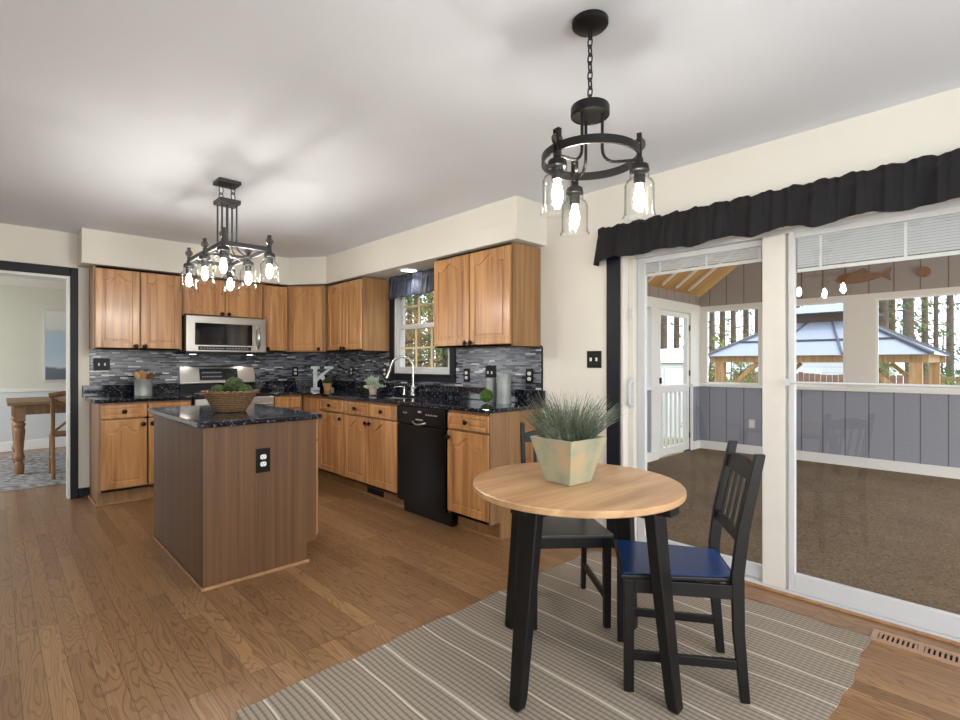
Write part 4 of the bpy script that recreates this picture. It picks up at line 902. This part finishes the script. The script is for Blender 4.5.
def chair(label, x, y, rz, seatmat):
    t = thing('dining_chair', label, 'chair', (x, y, RZ), rz, 'dining chairs at the round table')
    L = lambda nm, b, m='black_wood', **k: lpart(nm, b, m, t, **k)
    wf, wb, yf, yb = .185, .165, .205, -.188
    b = BM(); prism(b, [(-wf-.012, yf+.02), (wf+.012, yf+.02), (wb-.014, yb-.01), (-wb+.014, yb-.01)], .425, .443, XY); L('seat', b, 'black_wood' if seatmat == 'seat_sky_reflection' else seatmat, bevel=.005)
    if seatmat == 'seat_sky_reflection':  # thin blue sheet painting the sky reflection onto the black seat
        b = BM(); prism(b, [(-wf+.0, yf+.009), (wf-.0, yf+.009), (wb-.022, yb+.0), (-wb+.022, yb+.0)], .4432, .446, XY); L('seat_sky_sheen', b, seatmat, label='sky reflection painted blue on the seat')
    for s in (-1, 1):
        b = BM(); bar(b, (s*(wf-.012), yf-.012, 0), (s*(wf-.012), yf-.012, .424), .030, .036, up=(0, 1, 0), w1=.036, d1=.038); L('leg', b, bevel=.003)
        b = BM(); xs = s*wb; pts = [(yb-.028, 0, .032), (yb-.006, .25, .040), (yb-.002, .46, .044), (yb-.02, .62, .042), (yb-.078, .905, .034)]
        rings = [[b.verts.new((xs+q*.0115, yy+p*dd/2, z)) for p, q in ((-1, -1), (1, -1), (1, 1), (-1, 1))] for yy, z, dd in pts]
        for A, B in zip(rings, rings[1:]):
            for i in range(4): b.faces.new((A[i], A[(i+1) % 4], B[(i+1) % 4], B[i]))
        b.faces.new(rings[0]); b.faces.new(rings[-1][::-1]); L('leg', b, bevel=.003, label='rear leg rising into the back post')
        b = BM(); bar(b, (s*(wf-.012), yf-.03, .135), (s*(wb), yb-.015, .135), .018, .034); L('stretcher', b, bevel=.002)
        b = BM(); bar(b, (s*(wf-.012), yf-.03, .3985), (s*(wb), yb-.0, .3985), .018, .052); L('side_rail', b, bevel=.002)
    b = BM(); bar(b, (-wf+.03, yf-.012, .3985), (wf-.03, yf-.012, .3985), .02, .052); L('apron', b, bevel=.002)
    b = BM(); bar(b, (-wb+.012, yb-.008, .3985), (wb-.012, yb-.008, .3985), .018, .052); L('rear_rail', b, bevel=.002)
    def backy(z): return yb-.02-(.058)*(z-.62)/.285
    b = BM(); n = 12; pr_ = []
    for i in range(n+1):
        xx = -wb+.011+(2*wb-.022)*i/n; pr_.append((xx, .848+.026*math.sin(PI*i/n)))
    pts = [(-wb+.011, .80), (wb-.011, .80)]+pr_[::-1]
    prism(b, pts, -.008, .008, lambda a, h, c: (a, backy(c)+h, c)); L('top_rail', b, bevel=.002)
    b = BM(); prism(b, [(-wb+.011, .575), (wb-.011, .575), (wb-.011, .612), (-wb+.011, .612)], -.008, .008, lambda a, h, c: (a, backy(c)+h+.0, c)); L('lower_rail', b, bevel=.002)
    for k in range(4):
        b = BM(); xx = -wb+2*wb*(k+1)/5; prism(b, [(xx-.008, .613), (xx+.008, .613), (xx+.008, .80), (xx-.008, .80)], -.0045, .0045, lambda a, h, c: (a, backy(c)+h, c)); L('slat', b)
    return t
chair('black slat-back wooden chair with blue sky reflection painted on its seat between the round table and sliding door', 1.986, .934, math.radians(35), 'seat_sky_reflection')
chair('black chair with a dark grey seat pushed under the far side of the table', 2.072, 1.562, math.radians(139), 'grey_seat')

# planter
t = thing('potted_grass', 'square flared grey-green planter of spiky grass on the round table', 'potted plant', (1.708, 1.255, .758), math.radians(-4))
b = BM(); z0, z1, r0, r1 = 0, .185, .066, .112
def ringsq(z, r): return [b.verts.new((sx*r, sy*r, z)) for sx, sy in ((-1, -1), (1, -1), (1, 1), (-1, 1))]
R1 = [ringsq(.0, r0), ringsq(z1, r1), ringsq(z1, r1-.01), ringsq(.155, r1-.022)]
for A, B in zip(R1, R1[1:]):
    for i in range(4): b.faces.new((A[i], A[(i+1) % 4], B[(i+1) % 4], B[i]))
b.faces.new(R1[0][::-1]); b.faces.new(R1[-1]); lpart('planter', b, 'planter', t, bevel=.003)
b = BM(); box(b, -.086, .086, -.086, .086, .156, .164); lpart('soil', b, 'soil', t)
b = BM(); rn = random.Random(11)
for i in range(850):
    a = rn.uniform(0, 2*PI); rr = .085*math.sqrt(rn.random()); x0, y0 = rr*math.cos(a), rr*math.sin(a)
    lean = rn.uniform(.2, 1.7)*(.5+rr/.085*1.1); a2 = a+rn.gauss(0, .5); Ln = rn.uniform(.12, .23)
    w_ = rn.uniform(.0022, .0038); p = Vector((x0, y0, .16)); dirv = Vector((math.cos(a2)*lean*.45, math.sin(a2)*lean*.45, 1)).normalized(); sd_ = Vector((-math.sin(a2+1.0), math.cos(a2+1.0), 0)); prev = None
    curl = rn.uniform(.02, .16)
    for s in range(5):
        ww = w_*(1-s/4.6); A = b.verts.new(p+sd_*ww); B = b.verts.new(p-sd_*ww)
        if prev: b.faces.new((prev[0], prev[1], B, A))
        prev = (A, B); p = p+dirv*Ln/4; dirv = (dirv+Vector((math.cos(a2), math.sin(a2), -.25))*curl).normalized()
g_ = lpart('grass_blades', b, 'grass_a', t, normals=False)

# ------------------------------------------------------------------ small things
def wobble(bm, amt, seed, sc=30):
    from mathutils import noise
    for v in bm.verts: v.co += Vector(noise.noise_vector(v.co*sc+Vector((seed, seed*2, 0))))*amt
def moss_ball(label, c, r, mat, grp=None):
    b = BM(); bmesh.ops.create_icosphere(b, subdivisions=4, radius=r); wobble(b, r*.10, r*100+c[0], 3/r*1.4)
    rn = random.Random(int(r*10000)+int(c[0]*100))
    for i in range(420):
        d = Vector((rn.gauss(0, 1), rn.gauss(0, 1), rn.gauss(0, 1))).normalized(); u, w = basis(d); u = (u*math.cos(i)+w*math.sin(i)); p = d*r*.98
        q = [b.verts.new(p+u*r*.05), b.verts.new(p-u*r*.05), b.verts.new(p+d*r*.13+w*r*.06)]; b.faces.new(q)
    o = obj('moss_ball', b, mat, normals=False); o.location = c; tag(o, label, 'moss ball', grp); return o
bx, by, bz = 1.125, 3.545, .926
t = thing('wicker_bowl', 'brown wicker bowl of moss balls on the kitchen island', 'bowl', (bx, by, bz))
b = BM(); lathe(b, [(0, 0), (.088, 0), (.095, .006), (.118, .045), (.15, .10), (.166, .124), (.168, .130), (.160, .130), (.143, .10), (.11, .045), (.08, .014), (0, .014)], (0, 0, 0), 48); lpart('basket', b, 'wicker', t, smooth=True)
b = BM(); n = 96; tube(b, [((.165+.003*math.sin(i*1.9))*math.cos(2*PI*i/n), (.165+.003*math.sin(i*1.9))*math.sin(2*PI*i/n), .131+.003*math.cos(i*1.9)) for i in range(n)], .0075, 8, True); lpart('rim', b, 'wicker', t, smooth=True)
mg = 'green moss balls in the wicker bowl'
def cam_off(r, f): return (bx+.6925*f+.7214*r, by+.7214*f-.6925*r)
for lb, (r, f), zz, rad in (('uppermost moss ball, in the centre of the wicker bowl', (.015, .02), .166, .06), ('left moss ball in the wicker bowl, half hidden by the rim', (-.085, .01), .122, .052), ('right moss ball in the wicker bowl', (.085, .02), .125, .052), ('moss ball at the front of the wicker bowl, sunk behind its rim', (.005, -.08), .09, .042)):
    X, Y = cam_off(r, f); moss_ball(lb, (X, Y, bz+zz), rad, 'moss', mg)
# crock with utensils
cx, cy, cz = 1.02, 5.66, .931
t = thing('utensil_crock', 'galvanised metal crock of wooden utensils on the counter left of the range', 'crock', (cx, cy, cz))
b = BM(); lathe(b, [(0, 0), (.07, 0), (.072, .004), (.072, .02), (.070, .024), (.073, .15), (.077, .155), (.077, .163), (.071, .163), (.067, .15), (.066, .01), (0, .01)], (0, 0, 0), 36); lpart('body', b, 'zinc', t, smooth=True)
def spoon(label, a, lean, L_, kind, mat, r0=.03):
    t = thing('wooden_'+kind, label, kind, (cx, cy, cz+.011), 0, 'utensils in the crock'); d = Vector((math.cos(a)*lean, math.sin(a)*lean, 1)).normalized(); p0 = Vector((-math.cos(a)*r0*.6, -math.sin(a)*r0*.6, .012)); p1 = p0+d*L_
    b = BM(); cyl(b, p0, p1, .006, .007, 10); lpart('handle', b, mat, t, smooth=True)
    b = BM(); u = d.cross(Vector((.69, .72, 0))).normalized(); v = d.cross(u).normalized()
    for j in range(10):
        pass
    prof = [(0, .007), (.015, .016), (.035, .024), (.055, .024), (.07, .016), (.076, .004)] if kind == 'spoon' else [(0, .008), (.012, .022), (.06, .027), (.075, .026), (.08, .02)]
    rings = []
    for h, w_ in prof:
        cpt = p1+d*(h-.004); rings.append([b.verts.new(cpt+u*math.cos(2*PI*k/12)*w_+v*math.sin(2*PI*k/12)*max(.004, w_*.28)) for k in range(12)])
    for A, B in zip(rings, rings[1:]):
        for k in range(12): b.faces.new((A[k], A[(k+1) % 12], B[(k+1) % 12], B[k]))
    b.faces.new(rings[0][::-1]); b.faces.new(rings[-1]); lpart('head', b, mat, t, smooth=True)
spoon('pale wooden spoon leaning far left in the crock', math.radians(150), .42, .15, 'spoon', 'spoon')
spoon('tan wooden spatula leaning left of centre in the crock', math.radians(110), .25, .15, 'spatula', 'spoon')
spoon('pale wooden spoon standing near upright in the crock', math.radians(60), .12, .14, 'spoon', 'spoon', .02)
spoon('dark wooden spatula leaning right out of the crock', math.radians(-20), .55, .14, 'spatula', 'spoon_dark')
spoon('dark wooden spoon leaning right behind the spatula in the crock', math.radians(15), .42, .14, 'spoon', 'spoon_dark')
# letter K in the corner
t = thing('letter_decoration', 'pale grey serif letter K standing in the counter corner', 'letter', (2.75, 5.515, .931))
u = Vector((.7214, -.6925, 0)); nrm = Vector((-.6925, -.7214, 0)); fr = frame((0, 0, 0), u, nrm); b = BM()
def poly(p): prism(b, p, -.012, .012, fr)
poly([(-.10, .03), (-.055, .03), (-.055, .245), (-.10, .245)])
poly([(-.128, 0), (-.028, 0), (-.028, .03), (-.128, .03)]); poly([(-.128, .245), (-.028, .245), (-.028, .275), (-.128, .275)])
poly([(-.054, .10), (-.054, .15), (.065, .244), (.105, .244)]); poly([(-.02, .145), (.018, .175), (.115, .031), (.06, .031)])
poly([(.03, .2455), (.13, .2455), (.13, .275), (.03, .275)]); poly([(.035, 0), (.135, 0), (.135, .0295), (.035, .0295)])
lpart('letter', b, 'letter', t, bevel=.003)
# little pot in front of the letter
t = thing('potted_plant', 'small green plant in a tan clay pot in front of the letter K', 'potted plant', (2.745, 5.375, .931))
POT = [(0, 0), (.036, 0), (.045, .058), (.05, .06), (.052, .085), (.045, .085), (.043, .07), (0, .068)]
b = BM(); lathe(b, POT, (0, 0, 0), 28); lpart('pot', b, 'terracotta', t, smooth=True)
def leaves(n, rad, h, seed, wmin, wmax, z0=.06, lo=.2):
    b = BM(); rn = random.Random(seed)
    for i in range(n):
        a = rn.uniform(0, 2*PI); e = rn.uniform(lo, 1.35); L_ = rn.uniform(.5, 1); d = Vector((math.cos(a)*math.cos(e)*rad, math.sin(a)*math.cos(e)*rad, math.sin(e)*h))*L_
        p0 = Vector((0, 0, z0)); w_ = rn.uniform(wmin, wmax); u, v = basis(d); u = u*math.cos(i)+v*math.sin(i); tip = p0+d
        m_ = p0+d*.72; q = [b.verts.new(x) for x in (p0+d*.45, m_+u*w_, tip+d.normalized()*w_, m_-u*w_)]; b.faces.new(q)
    return b
lpart('leaves', leaves(170, .075, .105, 3, .007, .013), 'green', t, normals=False)
# succulent beside the sink
t = thing('succulent', 'pale trailing succulent in a weathered clay pot left of the faucet', 'potted plant', (2.80, 4.50, .931))
b = BM(); lathe(b, [(r*.98, z*1.15) for r, z in POT], (0, 0, 0), 28); lpart('pot', b, 'pinkpot', t, smooth=True)
b = leaves(150, .10, .12, 8, .010, .017, .07, -.15)
rn = random.Random(5)
for k in range(26):
    f = .04+.10*k/26; c = Vector((.6*f, -.75*f, .085-.9*f*f)); b2 = c+Vector((rn.uniform(-.012, .012), rn.uniform(-.012, .012), rn.uniform(-.004, .016))); u, v = basis((rn.uniform(-1, 1), rn.uniform(-1, 1), .6)); q = [b.verts.new(b2+u*.014*math.cos(j*PI/2)+v*.009*math.sin(j*PI/2)) for j in range(4)]; b.faces.new(q)
lpart('leaves', b, 'succulent', t, normals=False)
# canisters and the moss ball
def canister(label, x, y, r, h):
    t = thing('canister', label, 'canister', (x, y, .931), 0, 'galvanised canisters')
    b = BM(); lathe(b, [(0, 0), (r, 0), (r, h*.11), (r*1.025, h*.115), (r*1.025, h*.135), (r, h*.14), (r, h*.86), (0, h*.86)], (0, 0, 0), 36); lpart('body', b, 'zinc', t, smooth=True)
    b = BM(); lathe(b, [(0, h*.861), (r*1.03, h*.861), (r*1.03, h*.98), (r*.98, h), (0, h)], (0, 0, 0), 36); ld = lpart('lid', b, 'zinc', t, smooth=True)
    return t
canister('taller galvanised metal canister at the right end of the granite counter', 2.872, 2.72, .056, .235)
canister('smaller galvanised canister partly hidden behind the taller one', 2.915, 2.905, .042, .195)
moss_ball('bright green moss ball in front of the two canisters on the counter', (2.79, 2.835, .931+.057), .049, 'moss_bright')
# ------------------------------------------------------------------ dining room
t = thing('wall_art', 'tall pale seascape canvas hanging on the dining room wall', 'picture', (.81, 9.70, 1.0))
b = BM(); box(b, -.27, .27, -.002, .026, 0, 1.0); lpart('canvas', b, 'art', t)
b = BM(); box(b, -.285, -.2705, -.004, .028, -.015, 1.015); box(b, .2705, .285, -.004, .028, -.015, 1.015); box(b, -.2705, .2705, -.004, .028, -.015, -.0005); box(b, -.2705, .2705, -.004, .028, 1.0005, 1.015); lpart('frame', b, 'vinyl', t)
b = BM(); box(b, -.8, 2.2, 6.71, 9.25, .0005, .009); tag(obj('area_rug', b, 'drug'), 'faded grey patterned rug under the dining room table', 'rug')
t = thing('dining_table', 'pine table with turned legs standing in the dining room', 'table', (.9, 8.05, .0095))
b = BM(); box(b, .105, 1.75, 7.52, 8.60, .775, .81); part('tabletop', b, 'pine', t, bevel=.006)
b = BM(); box(b, .20, 1.66, 7.60, 7.625, .665, .774); box(b, .20, 1.66, 8.495, 8.52, .665, .774); box(b, .18, .205, 7.63, 8.49, .665, .774); box(b, 1.655, 1.68, 7.63, 8.49, .665, .774); part('apron', b, 'pine', t)
LEG = [(0, 0), (.034, 0), (.042, .04), (.044, .1), (.03, .14), (.044, .165), (.05, .19), (.04, .215), (.034, .25), (.044, .40), (.05, .48), (.042, .52), (.052, .535), (.052, .56), (.04, .575), (.05, .59), (0, .59)]
for lx_, ly_ in ((.205, 7.615), (1.655, 7.615), (.205, 8.505), (1.655, 8.505)):
    b = BM(); lathe(b, LEG, (lx_, ly_, .0095), 20); box(b, lx_-.05, lx_+.05, ly_-.05, ly_+.05, .60, .774); part('leg', b, 'pine', t, smooth=True)
t = thing('dining_room_chair', 'wooden cross-back chair at the dining room table, cut off by the doorway', 'chair', (.79, 7.32, .0095))
b = BM(); prism(b, [(.50, 7.46), (.90, 7.46), (.92, 7.08), (.48, 7.08)], .45, .475, XY); part('seat', b, 'pine', t, bevel=.006)
for (xa, ya, xb_, yb_, zt) in ((.50, 7.42, .51, 7.40, .45), (.90, 7.42, .89, 7.40, .45)):
    b = BM(); cyl(b, (xa, ya, .0105), (xb_, yb_, zt), .016, .02, 12); part('leg', b, 'pine', t, smooth=True)
for s in (-1, 1):
    b = BM(); xx = .70+s*.20; tube(b, [(xx, 6.98, .0155), (xx, 7.06, .3), (xx, 7.09, .47), (xx, 7.07, .65), (xx+s*.01, 7.02, .90)], .019, 12); part('leg', b, 'pine', t, smooth=True)
    b = BM(); tube(b, [(xx, 7.08, .50), (.70, 7.055, .69), (.70-s*.19, 7.03, .86)], .013, 10); part('cross_brace', b, 'pine', t, smooth=True)
b = BM(); tube(b, [(.47, 7.03, .90), (.58, 6.99, .92), (.70, 6.98, .925), (.82, 6.99, .92), (.93, 7.03, .90)], .028, 12); part('top_rail', b, 'pine', t, smooth=True)
b = BM(); cyl(b, (.505, 7.40, .2), (.51, 7.03, .2), .012, n=10); cyl(b, (.895, 7.40, .2), (.89, 7.03, .2), .012, n=10); part('stretcher', b, 'pine', t)

t.location.x -= .045

# ------------------------------------------------------------------ porch decorations
t = thing('wooden_fish', 'flat brown wooden fish on the porch wall above the windows', 'wall decoration', (PX-.025, 1.18, 2.28))
b = BM(); fr = frame((0, 0, 0), (0, -1, 0), (-1, 0, 0)); pts = []
body = [(-.32, .0), (-.27, .045), (-.18, .075), (-.06, .075), (.06, .045), (.15, .02), (.20, .05), (.24, .085), (.225, .0), (.24, -.075), (.20, -.04), (.15, -.012), (.06, -.04), (-.06, -.062), (-.18, -.058), (-.27, -.035)]
prism(b, [(a, c+.02*a) for a, c in body], -.023, .0, fr); lpart('body', b, 'fishwood', t)
b = BM(); prism(b, [(-.12, .07), (-.02, .115), (.03, .06)], -.023, -.004, fr); lpart('fin', b, 'fishwood', t)
b = BM(); cyl(b, (PX-.03, .655, 2.275), (PX-.001, .655, 2.275), .06, n=24); tag(obj('wooden_disc', b, 'fishwood'), 'round brown wooden plaque right of the wooden fish', 'wall decoration')

# ------------------------------------------------------------------ yard
GZ = -.9
gx0, gx1, gy0, gy1 = 11.0, 14.6, .85, 4.47; ez = 1.39; gcx, gcy = (gx0+gx1)/2, (gy0+gy1)/2
t = thing('gazebo', 'cedar gazebo with a two-tier grey metal roof in the yard', 'gazebo', (gcx, gcy, GZ))
def hip(b, x0, x1, y0, y1, z0, tx0, tx1, ty0, ty1, z1, th=.03):
    lo = [b.verts.new(p) for p in ((x0, y0, z0), (x1, y0, z0), (x1, y1, z0), (x0, y1, z0))]; hi = [b.verts.new(p) for p in ((tx0, ty0, z1), (tx1, ty0, z1), (tx1, ty1, z1), (tx0, ty1, z1))]
    for i in range(4): b.faces.new((lo[i], lo[(i+1) % 4], hi[(i+1) % 4], hi[i]))
    b.faces.new(lo[::-1]); b.faces.new(hi)
b = BM(); hip(b, gx0, gx1, gy0, gy1, ez, gcx-.62, gcx+.62, gcy-.62, gcy+.62, 2.08); part('roof', b, 'roofmetal', t)
b = BM(); box(b, gcx-.55, gcx+.55, gcy-.55, gcy+.55, 2.081, 2.26); part('cupola', b, 'concrete_brown', t)
b = BM(); hip(b, gcx-.85, gcx+.85, gcy-.85, gcy+.85, 2.261, gcx-.02, gcx+.02, gcy-.02, gcy+.02, 2.58); part('upper_roof', b, 'roofmetal', t)
for (x, y, sx, sy) in ((gx0, gy0, -1, -1), (gx1, gy0, 1, -1), (gx1, gy1, 1, 1), (gx0, gy1, -1, 1)):
    b = BM(); bar(b, (x, y, ez+.02), (gcx+sx*.62, gcy+sy*.62, 2.10), .07, .05); part('hip_rib', b, 'rooftrim', t)
    ix, iy = x-sx*.22, y-sy*.22
    b = BM(); box(b, ix-.085, ix+.085, iy-.085, iy+.085, GZ, ez-.135); part('post', b, 'cedar', t)
    b = BM(); bar(b, (ix, iy-sy*.09, .62), (ix, iy-sy*.72, ez-.15), .08, .12, up=(1, 0, 0)); part('brace', b, 'cedar', t)
b = BM()
for s in (1, 2):
    f = s/3
    for (p, q) in (((gx0, gy0), (gx0, gy1)),):
        y = gy0+(gy1-gy0)*f; bar(b, (gx0-.005, y, ez+.025), (gcx-.62, gcy+(f-.5)*1.24, 2.10), .03, .03)
z_ = ez+.28; fI2 = .405; bar(b, (gx0+fI2*1.18, gy0+fI2*1.18, z_+.02), (gx0+fI2*1.18, gy1-fI2*1.18, z_+.02), .03, .03, up=(0, 0, 1)); part('seam', b, 'rooftrim', t)
b = BM(); i_ = .2
box(b, gx0+.13, gx0+.25, gy0+.05, gy1-.05, ez-.134, ez-.002); box(b, gx1-.25, gx1-.13, gy0+.05, gy1-.05, ez-.134, ez-.002); box(b, gx0+.26, gx1-.26, gy0+.13, gy0+.25, ez-.134, ez-.002); box(b, gx0+.26, gx1-.26, gy1-.25, gy1-.13, ez-.134, ez-.002); part('beam', b, 'cedar', t)
# sheds and fence
def shed(label, x, y, w_, d_, h, rise, rz=0):
    t = thing('shed', label, 'shed', (x, y, GZ), rz)
    b = BM(); box(b, -w_/2, w_/2, -d_/2, d_/2, 0, h); lpart('walls', b, 'shedwall', t)
    b = BM(); prism(b, [(-w_/2-.1, h+.001), (w_/2+.1, h+.001), (0, h+rise)], -d_/2-.1, d_/2+.1, lambda a, q, c: (a, q, c)); lpart('roof', b, 'shed', t)
    b = BM(); box(b, -.5, .5, -d_/2-.03, -d_/2-.001, .05, 2.0); lpart('door', b, 'shed', t)
    return t
shed('white gabled shed seen through the porch screen door', 14.6, 7.2, 2.2, 1.9, 2.15, .42, math.radians(-35))
shed('pale siding-clad shed seen under the gazebo roof', 22, 5.0, 5.0, 2.2, 2.3, .5, math.radians(-90))
t = thing('fence', 'brown board fence behind the gazebo', 'fence', (17.0, 2.3, GZ))
b = BM()
for k in range(52):
    y = -1.2+.14*k; box(b, 17.0, 17.03, y, y+.125, GZ+.05, .93+.02*math.sin(k*7))
part('boards', b, 'fence', t)
for y in (-1.2, .6, 2.4, 4.2, 6.0):
    b = BM(); box(b, 17.035, 17.13, y-.05, y+.05, GZ, .98); part('post', b, 'fence', t)
# trees
def tree(name, label, x, y, h, r, crown0, n, size, mat, seed, spread, group, lean=0, branches=7):
    t = thing(name, label, 'tree', (x, y, GZ), 0, group); rn = random.Random(seed)
    b = BM(); tube(b, [(0, 0, 0), (lean*.3, 0, h*.3), (lean*.7, .05, h*.65), (lean, 0, h)], [r, r*.85, r*.6, r*.25], 10)
    for k in range(branches):
        z = crown0+(h-crown0)*(k+rn.random())/branches; a = rn.uniform(0, 2*PI); L_ = spread*rn.uniform(.5, 1)*(1-.5*(z-crown0)/(h-crown0))
        tube(b, [(lean*z/h, 0, z), (lean*z/h+math.cos(a)*L_*.6, math.sin(a)*L_*.6, z+.1*L_), (lean*z/h+math.cos(a)*L_, math.sin(a)*L_, z+.05*L_)], [r*.22, r*.13, .01], 6)
    lpart('trunk', b, 'bark', t, smooth=True)
    b = BM()
    cl = []
    for k in range(branches*3):
        z = crown0+(h-crown0)*rn.random(); a = rn.uniform(0, 2*PI); L_ = spread*math.sqrt(rn.random())*(1.05-.6*(z-crown0)/(h-crown0)); cl.append(Vector((lean*z/h+math.cos(a)*L_, math.sin(a)*L_, z)))
    for i in range(n):
        c = rn.choice(cl)+Vector((rn.gauss(0, 1), rn.gauss(0, 1), rn.gauss(0, .7)))*spread*.2
        u, v = basis((rn.gauss(0, 1), rn.gauss(0, 1), rn.gauss(0, 1))); s = size*rn.uniform(.5, 1.2)
        b.faces.new([b.verts.new(c+u*s), b.verts.new(c+v*s*.5), b.verts.new(c-u*s), b.verts.new(c-v*s*.5)])
    lpart('foliage', b, mat, t, normals=False)
    return t
def ray_at(px_, d): return (d*.6925+(px_-480)/506.4*d*.7214, d*.7214-(px_-480)/506.4*d*.6925)
ORD = ['first', 'second', 'third', 'fourth', 'fifth', 'sixth', 'seventh', 'eighth', 'ninth', 'tenth', 'eleventh', 'twelfth', 'thirteenth', 'fourteenth', 'fifteenth', 'sixteenth', 'seventeenth', 'eighteenth']
pines = [(664, 18.6, .13), (676, 24.8, .15), (712, 21.6, .13), (722, 28, .17), (734, 23, .13), (746, 24.8, .15), (757, 31, .17), (798, 21.6, .14), (816, 28, .18), (838, 24.5, .15), (882, 15.6, .20), (908, 18.8, .20), (925, 24, .15), (936, 13.6, .06), (950, 21.2, .14), (972, 29, .2), (690, 31, .18), (892, 27, .18)]
pines.sort()
for i, (q, d, r) in enumerate(pines):
    X, Y = ray_at(q, d); tree('pine_tree', 'tall bare-trunked pine beyond the porch, %s from the left' % ORD[i], X, Y, 13+(i*37 % 5), r, 2.6 if i % 3 else 4.2, 1000, .085, ('leaf1', 'leaf2', 'leaf1', 'leaf1')[i % 4], 50+i, 1.0, 'pine trees beyond the porch', lean=.3*math.sin(i*2.1), branches=16)
bush = [(712, 13.2, 2.2, 'leaf2'), (742, 14.9, 2.0, 'leaf2'), (880, 14.3, 2.2, 'leaf2'), (915, 14.6, 2.4, 'leaf1'), (944, 15.8, 2.6, 'leaf1'), (964, 11.6, 1.7, 'leaf2')]
for i, (q, d, h, m) in enumerate(bush):
    X, Y = ray_at(q, d); tree('shrub_tree', ('yellow-green' if m == 'leaf2' else 'dark green')+' young tree beyond the porch, %s of its row from the left' % ORD[i], X, Y, h+.6, .04, .4, 700, .07, m, 150+i, .55, 'young trees beyond the porch', branches=8)
yard = [(402, 7.4, 5.0, 'leaf3', 'autumn brown tree outside the kitchen window, at its left edge'), (418, 12.8, 7.5, 'leaf1', 'dark green tree outside the kitchen window, left of centre'), (431, 15.4, 7.5, 'leaf2', 'yellow-green tree outside the middle of the kitchen window'), (446, 10.4, 6.5, 'leaf1', 'dark green tree outside the kitchen window, right of centre'), (461, 8.4, 5.0, 'leaf2', 'yellow-green tree outside the right edge of the kitchen window'), (410, 18.2, 9, 'leaf2', 'far olive tree outside the kitchen window, behind the autumn brown tree'), (438, 21, 9, 'leaf3', 'far autumn tree behind the others outside the kitchen window')]
for i, (q, d, h, m, lb) in enumerate(yard):
    X, Y = ray_at(q, d); tree('leafy_tree', lb, X, Y, h, .12, .5, (4200 if d > 17 else 1900), .07, m, 250+i, (1.3 if d > 17 else .85), 'trees outside the kitchen window', branches=12)
